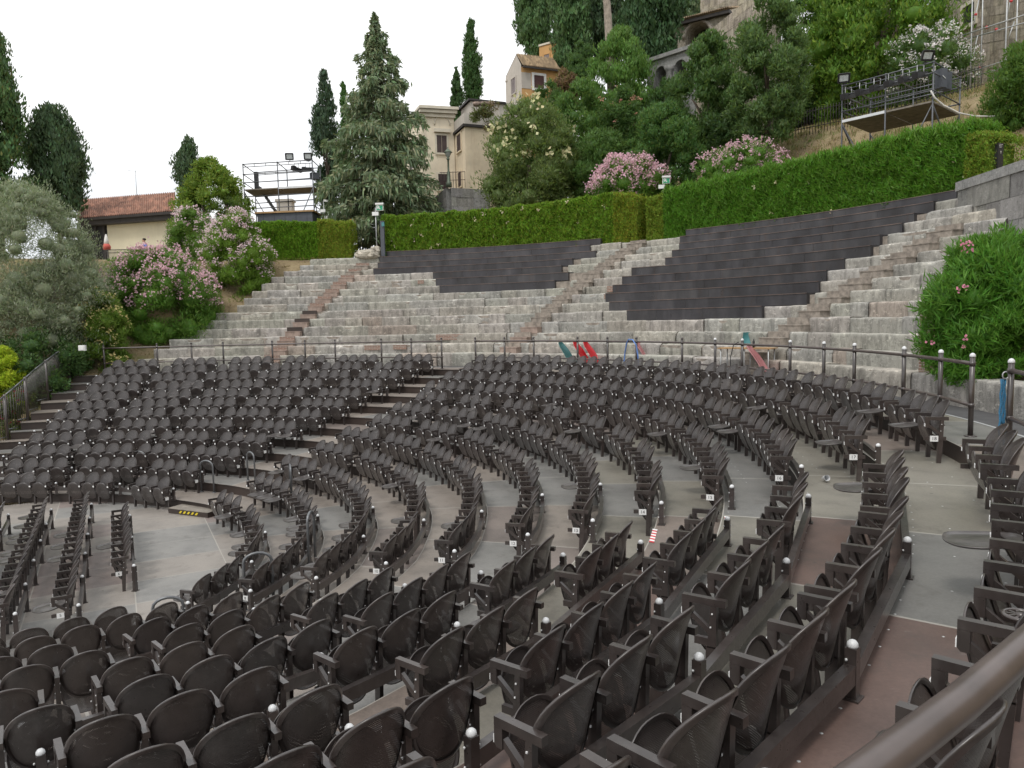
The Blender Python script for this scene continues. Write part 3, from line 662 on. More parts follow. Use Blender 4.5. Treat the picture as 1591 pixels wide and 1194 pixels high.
for k, (d, half, n) in STALLS.items():
    dd = d + .36; npost = 3 if k == 6 else 6; r = None; bm_ = MB()
    es = [-half - .06 + (2 * half + .12) * i / (npost - 1) for i in range(npost)] if k != 6 else [-half - .06, 0, half]
    pts = [(ON[0] * dd + OE[0] * e, ON[1] * dd + OE[1] * e, 0.0) for e in es]
    r = thing("guard_beam", f"straight dark beam on bollards behind orchestra row {k}", "guard beam", pts[0], "low guard beams behind the seat rows")
    for a, b in zip(pts[:-1], pts[1:]):
        if k == 6: continue
        bm_.bar((a[0], a[1], .31), (b[0], b[1], .31), .05, .12)
    if k == 6: bm_.bar((pts[0][0], pts[0][1], .2), (pts[-1][0], pts[-1][1], .2), .04, .05)
    mk("beam", bm_, "rail", r)
    for p in pts: bollard(r, p, .45)

# ------------------------------------------------------------------ tall railings along the walkway
TH_RAIL = [("far left", [113.3, 106.7, 102.2, 97.9, 91.0, 86.3, 81.9, 75.0, 70.45, 65.8]), ("middle", [60.55, 56.0, 51.45, 44.6, 39.95, 35.5, 28.55, 23.6, 19.6, 12.7, 7.95, 3.75, -2.9, -7.7, -11.75]),
           ("nearest", [-16.67, -21.4, -26.2, -33.2, -38.0, -47.0, -53.5, -60.5])]
for nm, ths in TH_RAIL:
    pts = [(*pt(16.38, t, .45), tread(19)) for t in ths]
    r = thing("railing", f"dark tubular railing with ball topped posts behind the {nm} block", "railing", pts[0], "tubular railings along the walkway")
    for p, th_ in zip(pts, ths):
        b = MB(); b.tube(p, (p[0], p[1], p[2] + 1.155), .036, 12); b.lathe(p, [(.085, 0), (.085, .012), (.04, .02)], 12)
        for z in (.455, 1.06): b.lathe((p[0], p[1], p[2] + z - .03), [(.044, 0), (.044, .06)], 12)
        o = mk("post", b, "rail", r); c_ = MB(); c_.lathe((p[0], p[1], p[2] + 1.155), [(.039, 0), (.041, .015), (.036, .038), (.02, .054), (.004, .06)], 12); mk("cap", c_, "cap" if th_ < 24 else "rail", o)
    for name, z, rr in (("top_rail", 1.06, .029), ("lower_rail", .455, .026)):
        b = MB(); fine = []
        for a, c_ in zip(ths[:-1], ths[1:]): fine += [a + (c_ - a) * q / 3 for q in range(3)]
        fine.append(ths[-1]); b.pipe([(*pt(16.38, t, .45), tread(19) + z + (.042 * min(1, max(0, (-22 - t) / 22)) if z > 1 else 0)) for t in fine], [rr + .005 * min(1, max(0, (-22 - t) / 22)) for t in fine], 16); mk(name, b, "handrail", r)
# ------------------------------------------------------------------ ancient stone seating
def h1(*a): return (math.sin(sum(x * y for x, y in zip(a, (12.9898, 78.233, 37.719)))) * 43758.5453) % 1.0
L_END = {1: 108.5, 2: 106.8, 3: 105.1, 4: 103.7, 5: 101.7, 6: 100.2, 7: 97.8, 8: 97.2, 9: 96.5, 10: 95.6, 11: 94.6, 12: 93.4, 13: 91.7, 14: 90.8}
R_END = {1: -12, 2: 2.0, 3: 6.0, 4: 6.0, 5: 7.0, 6: 8, 7: 9, 8: 10, 9: 11, 10: 13, 11: 14, 12: 15, 13: 15.5, 14: 16}
A1 = {15: (81.9, 56.05), 14: (82.4, 56.75), 13: (82.3, 55.5), 12: (82.5, 57.7), 11: (74.65, 58.45), 10: (73.85, 57.0), 9: (72.9, 58.05)}
A2 = {15: (46.4, 21.2), 14: (46.4, 22.1), 13: (45.8, 22.75), 12: (45.9, 22.8), 11: (45.95, 23.75), 10: (49.2, 23.55), 9: (49.6, 24.95), 8: (50.0, 25.6), 7: (50.1, 25.2), 6: (48.8, 25.25), 5: (45.6, 29.0)}
S1 = {j: 91.6 - (j - 1) * .62 for j in range(1, 14)}; S2 = {j: 58.6 - (j - 2) * .62 for j in range(2, 15)}; S3 = {j: 24.4 - (j - 3) * .80 for j in range(2, 12)}
stone_root = thing("stone_terrace", "weathered grey stone seating steps of the ancient theatre rising behind the railing", "stone steps", (0, SR[0], 0))
def stone_tier(j):
    R, z1 = SR[j - 1], SZ[j - 1]; zb = (SZ[j - 2] if j > 1 else tread(19)) - .02; Rn = (SR[j] if j < 14 else R + .55) + .05
    runs = []; V, Fq, Cc = [], [], []
    t = R_END[j]
    while t < L_END[j]:
        wb = random.choice((.7, .95, 1.2, 1.5, 1.9, 2.3)) * (0.75 + .5 * random.random()); t1 = min(L_END[j], t + math.degrees(wb / R)); mid = (t + t1) / 2
        skip = False
        for A in (A1, A2):
            if j in A and A[j][1] < mid < A[j][0]: skip = True
        # keep blocks from running under the cladding
        for A in (A1, A2):
            if j in A:
                for e in A[j]:
                    if t < e - .3 < t1: t1 = e; mid = (t + t1) / 2
        if not skip:
            worn = random.random(); dr = random.uniform(-.025, .035) + (.03 if worn > .85 else 0); dz = random.uniform(-.022, .014)
            g_ = random.uniform(.86, 1.12); tint = (g_ * random.uniform(.98, 1.05), g_, g_ * random.uniform(.92, 1.0))
            if random.random() < .03: tint = (g_ * 1.04, g_ * .93, g_ * .86)
            m = max(3, int((t1 - t) * R_(1) * R / .11)); base = len(V)
            hgt = z1 - zb
            prof = [(0.004, 0), (0.0, hgt * .3), (-.004, hgt * .62), (0.0, hgt - .07), (.008, hgt - .022), (.035, hgt), (.16, hgt + .004), (.34, hgt + .002), (Rn - R, hgt - .004)]
            if j == 1: prof[-1] = (Rn - R, hgt - .002)
            for i in range(m + 1):
                th = t + (t1 - t) * i / m; edge = min(i, m - i) == 0
                ca, sa = math.cos(R_(th)), math.sin(R_(th))
                for q, (r_, h_) in enumerate(prof):
                    x0, y0 = (R + r_) * ca, (R + r_) * sa
                    n1 = mnoise.fractal(Vector((x0 * 2.6, y0 * 2.6, (zb + h_) * 3.4 + j * 7)), 0.9, 2.1, 4)
                    lip = 1.0 if q in (3, 4, 5) else .35
                    chip = max(0.0, mnoise.noise(Vector((x0 * 1.7 + 31, y0 * 1.7, j * 3.1))) - .18) * .34 * lip
                    rr = R + r_ + dr + .017 * n1 + chip + (.022 if edge and q < 6 else 0)
                    zz = zb + h_ + (dz if q > 2 else 0) + (.011 * n1 if q > 3 else 0) - chip * (.75 if q in (4, 5) else .3 if q == 3 else 0)
                    V.append((SC[0] + rr * ca, SC[1] + rr * sa, zz))
            w = len(prof)
            for i in range(m):
                for q in range(w - 1):
                    Fq.append((base + i * w + q, base + i * w + q + 1, base + (i + 1) * w + q + 1, base + (i + 1) * w + q)); Cc.append(tuple(x * (1.22 if q >= 5 else 1.12 if q == 4 else 1.0) for x in tint))  # treads and lips painted lighter than the risers, as if catching skylight
            for i in (0, m):     # block ends
                a = base + i * w
                for q in ((0, 1, 7, 8), (1, 2, 6, 7), (2, 3, 5, 6)): Fq.append(tuple(a + x for x in q)); Cc.append(tint)
        elif V: runs.append((V, Fq, Cc)); V, Fq, Cc = [], [], []
        t = t1 + .001
    if V: runs.append((V, Fq, Cc))
    return runs
for j in range(1, 15):
    for V, Fq, Cc in stone_tier(j):
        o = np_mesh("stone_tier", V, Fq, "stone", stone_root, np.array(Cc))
        for p_ in o.data.polygons: p_.use_smooth = True
        if j == 1: o["label"] = "lowest rough stone tier along the dark walkway"
# dark core under the blocks so that no joint shows the void
core = MB()
for i in range(-14, 110):
    for j in range(1, 15):
        if i > L_END[j] - 1.5 or i < R_END[j] + 1: continue
        R, z1 = SR[j - 1] + .09, SZ[j - 1] - .05; zb = (SZ[j - 2] if j > 1 else tread(19)) - .06; Rn = (SR[j] if j < 14 else R + .5) + .12
        A, B = sp(R, i), sp(R, i + 1.0); C_, D_ = sp(Rn, i + 1.0), sp(Rn, i)
        core.quad((*B, zb), (*A, zb), (*A, z1), (*B, z1)); core.quad((*A, z1), (*D_, z1), (*C_, z1), (*B, z1))
mk("mortar_core", core, "worn_step", stone_root)
# small steps of the three stairways, two to a tier
for S, mats, wdt in ((S1, ("tile_step", "brick"), .68), (S2, ("tile_step", "worn_step"), .78), (S3, ("worn_step", "worn_step"), .86)):
    for j, th in S.items():
        R, z1 = SR[j - 1], SZ[j - 1]; zb = SZ[j - 2] if j > 1 else tread(19); hh = z1 - zb
        mt = mats[0] if (S is S2 and j < 5) or (S is S1 and j < 12) else "worn_step"
        b = MB(); Rm = R - .16; c_ = sp(Rm, th); zt = zb + hh * .5 + random.uniform(-.02, .02)
        a = R_(th) + PI / 2
        b.box((c_[0], c_[1], (zb + zt) / 2 - .02), (wdt * random.uniform(.92, 1.04), .37, zt - zb + .04), a)
        b.box((c_[0], c_[1], zt + .014), (wdt * 1.04, .40, .028), a)
        mk("small_step", b, mt, stone_root)
        c2 = sp(R + .02, th); b = MB()      # recessed riser panel behind it
        b.box((c2[0], c2[1], (zt + z1) / 2 + .01), (wdt * .96, .10, z1 - zt + .012), a)
        mk("step_riser", b, ("riser" if S is S1 and j in (4, 5, 6) else mats[1] if S is S1 else "worn_step"), stone_root)
# patches of brick repair
for j, th, w in ((2, 78.3, .8), (2, 74.6, .6), (3, 68.2, 1.3), (10, 75.8, .3), (7, 50.6, .3), (8, 50.4, .3)):
    R, z1 = SR[j - 1], SZ[j - 1]; zb = SZ[j - 2] if j > 1 else tread(19); b = MB(); c_ = sp(R + .050, th); hh = (z1 - zb) * random.uniform(.4, .75)
    b.box((c_[0], c_[1], z1 - .03 - hh / 2), (w, .12, hh), R_(th) + PI / 2); mk("brick_patch", b, "brick", stone_root)

# dark metal cladding over the ruined middle tiers
for A, lab in ((A1, "dark steel stepped cladding over the upper stone tiers left of the middle stairway"), (A2, "large dark steel stepped cladding right of the middle stairway below the tall hedge")):
    r = thing("steel_cladding", lab, "metal cladding", (*sp(SR[8], sum(A[9]) / 2), SZ[8]), "stepped steel claddings")
    for j, (ta, tb) in A.items():
        b = MB(); R = (SR[j - 1] if j < 15 else SR[13] + .47) - .035; z1 = SZ[j - 1] + .012; zb = SZ[j - 2] + .008; Rn = (SR[j] if j < 14 else R + .5) - .0
        t = tb
        while t < ta - .05:
            t1 = min(ta, t + math.degrees(random.choice((2.0, 2.5, 3.0)) / R)); g_ = random.uniform(.92, 1.08); col = (g_, g_, g_ * random.uniform(.98, 1.04)); m = max(1, int((t1 - t) / 1.2))
            for i in range(m):
                a, c2 = t + (t1 - t) * i / m, t + (t1 - t) * (i + 1) / m; e = .0 if i < m - 1 else .02
                A_, B_ = sp(R, a), sp(R, c2 - e)
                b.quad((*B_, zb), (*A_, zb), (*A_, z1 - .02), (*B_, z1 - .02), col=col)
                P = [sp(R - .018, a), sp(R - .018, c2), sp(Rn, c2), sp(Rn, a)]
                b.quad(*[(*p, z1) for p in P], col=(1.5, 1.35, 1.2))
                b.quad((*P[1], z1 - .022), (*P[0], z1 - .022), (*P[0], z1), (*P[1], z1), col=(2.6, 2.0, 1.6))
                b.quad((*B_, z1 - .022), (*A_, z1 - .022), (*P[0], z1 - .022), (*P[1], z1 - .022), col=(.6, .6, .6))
            t = t1
        for e in (ta, tb):
            P, Q = sp(R, e), sp(Rn + .1, e); b.quad((*P, zb - .3), (*Q, zb - .3), (*Q, z1), (*P, z1))
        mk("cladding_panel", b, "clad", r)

# big ashlar wall at the right-hand end
def wall_between(name, label, cat, p0, p1, z0, z1a, z1b, thick, mat, group=None, courses=None, cap=None):
    p0, p1 = np.array(p0[:2]), np.array(p1[:2]); d = p1 - p0; ln = np.hypot(*d); d /= ln; n = np.array([-d[1], d[0]])
    V, Fq, Cc = [], [], []; rows = courses or max(2, int((max(z1a, z1b) - z0) / .5)); 
    for rI in range(rows):
        f0, f1 = rI / rows, (rI + 1) / rows; s = -random.random() * .8
        while s < ln:
            w = random.uniform(.7, 1.8) if courses else random.uniform(.3, .7); s0, s1 = max(0, s + .006), min(ln, s + w - .006); s += w
            if s1 <= s0 + .02: continue
            g_ = random.uniform(.78, 1.18); off = random.uniform(-.012, .02); col = (g_, g_ * random.uniform(.96, 1), g_ * random.uniform(.92, 1))
            for side in (-1, 1):
                q = []
                for ss, ff in ((s0, f0), (s1, f0), (s1, f1), (s0, f1)):
                    top = z1a + (z1b - z1a) * ss / ln; z = z0 + (top - z0) * ff + (.006 if ff == f0 else -.006); p = p0 + d * ss + n * side * (thick / 2 + off); q.append((*p, z))
                if side < 0: pass
                else: q = q[::-1]
                b0 = len(V); V += q; Fq.append((b0, b0 + 1, b0 + 2, b0 + 3)); Cc.append(col)
    r = thing(name, label, cat, (*((p0 + p1) / 2), z0), group)
    np_mesh("masonry", V, Fq, mat, r, np.array(Cc))
    b = MB(); q0, q1 = p0 + n * (thick / 2 - .02), p1 + n * (thick / 2 - .02); q2, q3 = p1 - n * (thick / 2 - .02), p0 - n * (thick / 2 - .02)
    lo = [(*q, z0) for q in (q0, q1, q2, q3)]; hi = [(*q0, z1a - .01), (*q1, z1b - .01), (*q2, z1b - .01), (*q3, z1a - .01)]
    b.add(lo + hi, [(0, 1, 5, 4), (1, 2, 6, 5), (2, 3, 7, 6), (3, 0, 4, 7), (4, 5, 6, 7)]); mk("wall_core", b, mat, r)
    if cap:
        b = MB(); s = -.06
        while s < ln:
            w = random.uniform(1.3, 2.0); s1 = min(ln, s + w); za = z1a + (z1b - z1a) * s / ln; zb2 = z1a + (z1b - z1a) * s1 / ln
            b.bar((*(p0 + d * s), za + cap / 2), (*(p0 + d * (s1 - .012)), zb2 + cap / 2), thick + .10, cap, 0, (1.1, 1.1, 1.1)); s = s1
        mk("coping", b, mat, r)
    return r
_wa, _wb = at(1490, 283, 22.4), at(1640, 232, 17.6)
wall_between("ashlar_wall", "tall grey ashlar wall with coping at the right end of the stone steps", "wall", (_wa[0] + .35, _wa[1] + .0), (_wb[0] + .35, _wb[1]), 4.6, _wa[2] - .26, _wb[2] - .26, .7, "ashlar", courses=6, cap=.26)
# brick pier with a dark red hatch at the foot of the steps
pc = at(1461, 535, 15.2); b = MB(); r = thing("brick_pier", "orange brick pier with a dark red hatch beside the large oleander", "pier", (pc[0] + .3, pc[1] + .25, 3.3))
b.box((pc[0] + .52, pc[1] + .45, 3.85), (.95, .8, 1.9), .25); mk("pier", b, "brick", r)
b = MB(); c_ = at(1458, 522, 15.02); b.box((c_[0], c_[1], c_[2]), (.27, .05, .42), .25); mk("hatch", b, "rust_door", r)

# ------------------------------------------------------------------ vegetation
def norm(v): return v / np.maximum(np.linalg.norm(v, axis=1, keepdims=True), 1e-9)
def leaf_quads(C, A, Nn, Lh, Wh):
    """rhombic leaves: centre, long axis, rough normal, half length, half width"""
    A = norm(A); B = norm(np.cross(A, Nn)); Lh = np.asarray(Lh).reshape(-1, 1) * np.ones((len(C), 1)); Wh = np.asarray(Wh).reshape(-1, 1) * np.ones((len(C), 1))
    nn = np.cross(A, B)
    V = np.stack([C - A * Lh, C + B * Wh - A * Lh * .12 + nn * Wh * .25, C + A * Lh, C - B * Wh - A * Lh * .12 + nn * Wh * .25], 1).reshape(-1, 3)
    return V, np.arange(len(V), dtype=np.int32).reshape(-1, 4)
def tints(n, base, var=.28, hue=.12, alt=None, p_alt=0.0):
    base = np.array(base); g_ = 1 + (rng.random((n, 1)) - .5) * 2 * var; h = 1 + (rng.random((n, 3)) - .5) * 2 * hue
    c = base * g_ * h
    if alt is not None: m = rng.random(n) < p_alt; c[m] = np.array(alt) * g_[m]
    return np.clip(c, .002, .95)
def rand_dirs(n): return norm(rng.normal(size=(n, 3)))
def in_lumps(C, R, n, squash=.85, shell=.72):
    """n points on/in overlapping lumps; returns points and outward directions"""
    w = R ** 2; idx = rng.choice(len(C), n, p=w / w.sum()); d = rand_dirs(n); d[:, 2] *= 1.0
    rad = np.where(rng.random(n) < shell, 1 - np.abs(rng.normal(0, .10, n)), rng.random(n) ** .5 * .92)
    P = C[idx] + d * (R[idx] * rad)[:, None] * np.array([1, 1, squash])
    m = float(np.median(R)); ph = rng.random(9) * 6.28; q = P / m       # cheap smooth noise pushes sprays out and opens gaps
    nz = np.sin(q[:, 0] * 2.1 + 1.3 * np.sin(q[:, 1] * 1.7 + ph[0]) + ph[1]) + np.sin(q[:, 1] * 2.3 + 1.2 * np.sin(q[:, 2] * 1.9 + ph[2]) + ph[3]) + np.sin(q[:, 2] * 2.6 + 1.4 * np.sin(q[:, 0] * 1.5 + ph[4]) + ph[5])
    n2 = np.sin(q[:, 0] * 6.1 + ph[6] + 2 * np.sin(q[:, 2] * 4.3)) * np.sin(q[:, 1] * 5.7 + ph[7]) + np.sin(q[:, 2] * 7.3 + ph[8] + 2 * np.sin(q[:, 1] * 3.9))
    P = P + d * (R[idx] * (.13 * nz + .10 * n2 + rng.normal(0, .06, n)))[:, None]; return P, d
def sphere_core(C, R, k=.62, squash=.85):
    """inner dark body of every lump, low-poly, so that the crown is not hollow"""
    n, m = 7, 4; U = []; 
    for i in range(m + 1):
        for j in range(n): a, b = PI * i / m, 2 * PI * j / n; U.append((math.sin(a) * math.cos(b), math.sin(a) * math.sin(b), math.cos(a)))
    U = np.array(U); Fq = np.array([(i * n + j, (i + 1) * n + j, (i + 1) * n + (j + 1) % n, i * n + (j + 1) % n) for i in range(m) for j in range(n)])
    V = (C[:, None, :] + U[None] * (R[:, None, None] * k) * np.array([1, 1, squash])).reshape(-1, 3)
    Fa = (Fq[None] + (np.arange(len(C)) * len(U))[:, None, None]).reshape(-1, 4); return V, Fa
def foliage(name, root, parts, mat):
    Vs, Fs, Ts = [], [], []; n = 0
    for V, Fq, Tn in parts: Vs.append(V); Fs.append(np.asarray(Fq) + n); Ts.append(Tn); n += len(V)
    return np_mesh(name, np.concatenate(Vs), np.concatenate(Fs), mat, root, np.concatenate(Ts))
def trunk(root, base, top, r0, r1, limbs=(), mat="bark"):
    b = MB(); base, top = np.array(base), np.array(top); n = 5
    pts = [tuple(base + (top - base) * i / n + np.array([random.uniform(-.04, .04), random.uniform(-.04, .04), 0]) * (0 < i < n) * np.linalg.norm(top - base) * .25) for i in range(n + 1)]
    b.pipe(pts, [r0 * (1.35 if i == 0 else 1) + (r1 - r0) * i / n for i in range(n + 1)], 8)
    for l in limbs: b.pipe([tuple(p) for p in l], [r1 * 1.1, r1 * .8, r1 * .35][:len(l)], 6)
    return mk("trunk", b, mat, root)
def envelope_lumps(cx, cy, z0, z1, rad, prof, n, lump, depth=1.0):
    """lumps filling a solid of revolution: prof(t) gives the relative radius at height t"""
    C, R = [], []
    for i in range(n):
        t = (i + rng.random()) / n; r = rad * prof(t); a = rng.random() * 2 * PI; lr = lump * (0.6 + .7 * rng.random()) * (0.45 + .55 * prof(t)); q = max(0, r - lr * .70) * (0.5 + .5 * rng.random() ** .45)
        C.append((cx + q * math.cos(a), cy + q * math.sin(a) * depth, z0 + (z1 - z0) * t)); R.append(lr)
    return np.array(C), np.array(R)
P_ROUND = lambda t: math.sqrt(max(0.02, 1 - (2 * t - 1) ** 2)) if t > .5 else (0.62 + .38 * math.sqrt(max(0, 1 - (1 - 2 * t) ** 2)))
P_CONE = lambda t: max(.06, (1 - t) ** .72) if t > .18 else .78 + .22 * t / .18
P_COL = lambda t: max(.05, min(1, (1 - t) * 2.6) ** .75) * (0.72 + .28 * min(1, t * 3))
P_OVAL = lambda t: max(.08, math.sin(PI * min(1, .12 + t * .86)) ** .62)
def box_px(u0, u1, vt, vb, D):
    """centre, radius, bottom and top of something seen in the photograph at depth D"""
    a, b, c_, d = at(u0, (vt + vb) / 2, D), at(u1, (vt + vb) / 2, D), at((u0 + u1) / 2, vt, D), at((u0 + u1) / 2, vb, D)
    return (a[0] + b[0]) / 2, D + CAM[1], abs(b[0] - a[0]) / 2, d[2], c_[2]
def tree(name, label, u0, u1, vt, vb, D, prof, n_l, leaf, base, n=9000, mat="leaf", group=None, lump=.34, up=.15, asp=.42, alt=None, p_alt=0, flowers=None, cat="tree", var=.3, tk=True, squash=.85, depth=1.0, core=.6, crown="crown", droop=0.0, shell=.72, bare=None):
    base = tuple(min(.6, x * (1.95 if mat != 'needle' else 1.5)) for x in base); leaf *= .70; n = int(n * 2.0); n_l = int(n_l * 2.1); lump *= .80; core = core * .84
    if alt is not None: alt = tuple(min(.6, x * 1.5) for x in alt)
    cx, cy, rad, z0, z1 = box_px(u0, u1, vt, vb, D)
    gb = gz((cx, cy)); zb = min(z0, gb) if gb < z0 + 1.5 else z0 - .3
    root = thing(name, label, cat, (cx, cy, zb), group)
    C, R = envelope_lumps(cx, cy, z0, z1 - lump * rad * .5, rad, prof, n_l, rad * lump, depth)
    P, d = in_lumps(C, R, n, squash, shell); A = norm(d * (1 - abs(up)) + rand_dirs(n) * .75 + np.array([0, 0, up * 1.6 - droop])); Nn = norm(d + rand_dirs(n) * .6)
    lh = leaf * (0.6 + .8 * rng.random(n)); V, Fq = leaf_quads(P, A, Nn, lh, lh * asp)
    parts = [(V, Fq, tints(n, base, var, .12, alt, p_alt))]
    if core:
        V2, F2 = sphere_core(C, R, core, squash); parts.append((V2, F2, tints(len(F2), base, .15, .05)))
    foliage(crown, root, parts, mat)
    if tk:
        limbs = [[(cx, cy, z0 + (z1 - z0) * .25), tuple((np.array([cx, cy, z0 + (z1 - z0) * .3]) + C[i]) / 2), tuple(np.array([cx, cy, z0 + (z1 - z0) * .3]) * .35 + C[i] * .65)] for i in rng.choice(len(C), min(5, len(C)), replace=False)]
        trunk(root, (cx, cy, zb - .2), (cx, cy, z0 + (z1 - z0) * (.42 if mat != 'needle' else .7)), max(.10, rad * .10), max(.05, rad * .035), limbs, "bark")
    if flowers:
        col, nf, fs, zmin, colv = flowers
        m = nf * 6; sel = rng.choice(len(C), nf, p=R ** 2 / (R ** 2).sum()); dd = rand_dirs(nf); dd[:, 2] = np.abs(dd[:, 2]) * .9 + .05; dd[:, 1] = -np.abs(dd[:, 1]) * (rng.random(nf) * 1.5 - .2); dd = norm(dd)
        F_ = C[sel] + dd * R[sel][:, None] * rng.uniform(1.0, 1.22, (nf, 1)); F_ = F_[rng.random(len(F_)) < .35 + .65 * (F_[:, 2] - z0) / (z1 - z0)]; F_ = F_[F_[:, 2] > z0 + (z1 - z0) * zmin]
        F_ = np.repeat(F_, 8, 0) + rng.normal(0, fs * 1.35, (len(F_) * 8, 3)); k = len(F_)
        V, Fq = leaf_quads(F_, rand_dirs(k), rand_dirs(k) + np.array([0, -1.0, .6]), np.full(k, fs), np.full(k, fs * .8)); foliage("blossoms", root, [(V, Fq, tints(k, col, colv, .06))], "petal")
    return root
# hedges on the terrace above the steps
def hedge(name, label, th0, th1, R0, R1, zt, base, n, leaf, mat="leaf", zb=None, asp=.4, alt=None, p_alt=0, flowers=0, kind="hedge", tip=.0):
    """zt(f): top height along the hedge; leaves cover front, top, back and ends with loose tips"""
    base = tuple(x * 1.8 for x in base); alt = tuple(x * 1.25 for x in alt) if alt else None; leaf *= .66; n = int(n * 2.0)
    zb0 = zb if zb is not None else 8.0; mid = (th0 + th1) / 2
    root = thing(name, label, kind, (*sp((R0 + R1) / 2, mid), zb0), "clipped hedges above the stone steps")
    f = rng.random(n); side = rng.random(n); q = rng.random(n); wt = R1 - R0
    th = th0 + (th1 - th0) * f; top = np.array([zt(x) for x in f]); bump_ = np.array([mnoise.noise(Vector((t * .35 * R0 / 10, s_ * 3, R0))) + .6 * mnoise.noise(Vector((t * 1.1 * R0 / 10, s_ * 7, R0 + 9))) for t, s_ in zip(th, q)]) * .15
    R = np.where(side < .52, R0, np.where(side < .60, R1, R0 + wt * q)); z = np.where(side < .60, zb0 + (top - zb0) * q, top); onend = rng.random(n) < (.05 if th1 - th0 > 8 else .16)
    th = np.where(onend, np.where(rng.random(n) < .5, th0, th1), th); R = np.where(onend, R0 + wt * rng.random(n), R); z = np.where(onend, zb0 + (top - zb0) * q, z)
    depth_ = np.abs(rng.normal(0, .07, n)); sgn = np.where(side < .52, 1, np.where(side < .60, -1, 0))
    R = R + sgn * (depth_ + bump_) - .02 * sgn; z = z - np.where(sgn == 0, depth_ - bump_, 0); z += tip * (rng.random(n) ** 3) * (sgn == 0)
    # round the top front edge
    lip = np.clip((z - (top - .22)) / .22, 0, 1) * (sgn == 1); R = R + lip ** 2 * .14
    a = np.radians(th); P = np.stack([SC[0] + R * np.cos(a), SC[1] + R * np.sin(a), z], 1)
    out = np.stack([-np.cos(a) * sgn, -np.sin(a) * sgn, np.where(sgn == 0, 1.0, .35)], 1)
    A = norm(out * .7 + rand_dirs(n) * .75 + np.array([0, 0, .35])); lh = leaf * (.6 + .8 * rng.random(n))
    V, Fq = leaf_quads(P, A, norm(out + rand_dirs(n) * .7), lh, lh * asp); parts = [(V, Fq, tints(n, base, .33, .14, alt, p_alt))]
    m = max(2, int((th1 - th0) / 1.5)); CV, CF = [], []
    for i in range(m + 1):
        t = th0 + .45 + (th1 - th0 - .9) * i / m; zt_ = zt(i / m) - .22
        for r_, z_ in ((R0 + .16, zb0 - .1), (R0 + .16, zt_ - .1), (R0 + .3, zt_), (R1 - .16, zt_), (R1 - .16, zb0 - .1)): CV.append((*sp(r_, t), z_))
    for i in range(m):
        for k in range(4): CF.append((i * 5 + k, (i + 1) * 5 + k, (i + 1) * 5 + k + 1, i * 5 + k + 1))
    CF += [(0, 1, 2, 3), (0, 0 + 3, 4, 4)][:1] + [(m * 5, m * 5 + 1, m * 5 + 2, m * 5 + 3)]
    parts.append((np.array(CV), np.array(CF), tints(len(CF), tuple(x * .8 for x in base), .1, .05)))
    foliage("foliage", root, parts, mat)
    if flowers:
        k = flowers; i = rng.choice(np.where(sgn == 1)[0], k); C_ = np.repeat(P[i] + out[i] * .05, 5, 0) + rng.normal(0, .05, (k * 5, 3))
        V, Fq = leaf_quads(C_, rand_dirs(k * 5), rand_dirs(k * 5) + np.array([0, -1, .5]), np.full(k * 5, .05), np.full(k * 5, .045)); foliage("blossoms", root, [(V, Fq, tints(k * 5, (.62, .55, .36), .15, .08))], "petal")
    return root
G_H = (.060, .135, .012)
lin = lambda *p: (lambda f: float(np.interp(f, [a for a, _ in p], [b for _, b in p])))
hedge("hedge", "long clipped green hedge with pale flowers above the left steel cladding", 54.6, 82.5, 24.95, 26.2, lin((0, 10.25), (.45, 10.1), (1, 10.05)), (.100, .180, .014), 30000, .10, "gloss", alt=(.17, .20, .02), p_alt=.12, flowers=26)
hedge("hedge", "clipped yellow-green box hedge end beside the left gap of the stairway", 51.9, 54.6, 24.85, 26.3, lin((0, 9.95), (1, 10.2)), (.130, .190, .018), 6500, .065, alt=(.22, .20, .02), p_alt=.35, tip=.12)
hedge("hedge", "small clipped box hedge end left of the tall oleander hedge", 49.0, 50.9, 24.9, 26.2, lin((0, 9.9), (1, 9.8)), (.120, .180, .020), 5000, .065, alt=(.18, .18, .02), p_alt=.25, tip=.08)
hedge("hedge", "tall feathery oleander hedge above the large steel cladding", 20.7, 49.0, 24.95, 26.4, lin((0, 10.1), (.2, 10.28), (.5, 10.22), (.8, 10.1), (1, 10.0)), (.060, .150, .012), 42000, .15, "gloss", asp=.17, alt=(.12, .22, .03), p_alt=.2, flowers=14, tip=.25, zb=7.8)
hedge("hedge", "clipped hedge end at the far right beside the dark sign post", 19.0, 20.8, 24.9, 26.3, lin((0, 9.65), (1, 9.85)), (.11, .18, .018), 5000, .065, alt=(.17, .17, .02), p_alt=.25, tip=.12, zb=7.8)
hedge("hedge", "clipped green hedge on the left in front of the small scaffold tower", 90.2, 97.6, 25.4, 26.8, lin((0, 9.95), (1, 9.95)), (.090, .180, .012), 13000, .085, alt=(.14, .19, .02), p_alt=.12)
hedge("hedge", "yellowish clipped hedge end below the drooping conifer", 86.5, 90.3, 25.35, 26.8, lin((0, 9.85), (1, 10.0)), (.14, .20, .02), 7500, .065, alt=(.24, .22, .03), p_alt=.3, tip=.14)

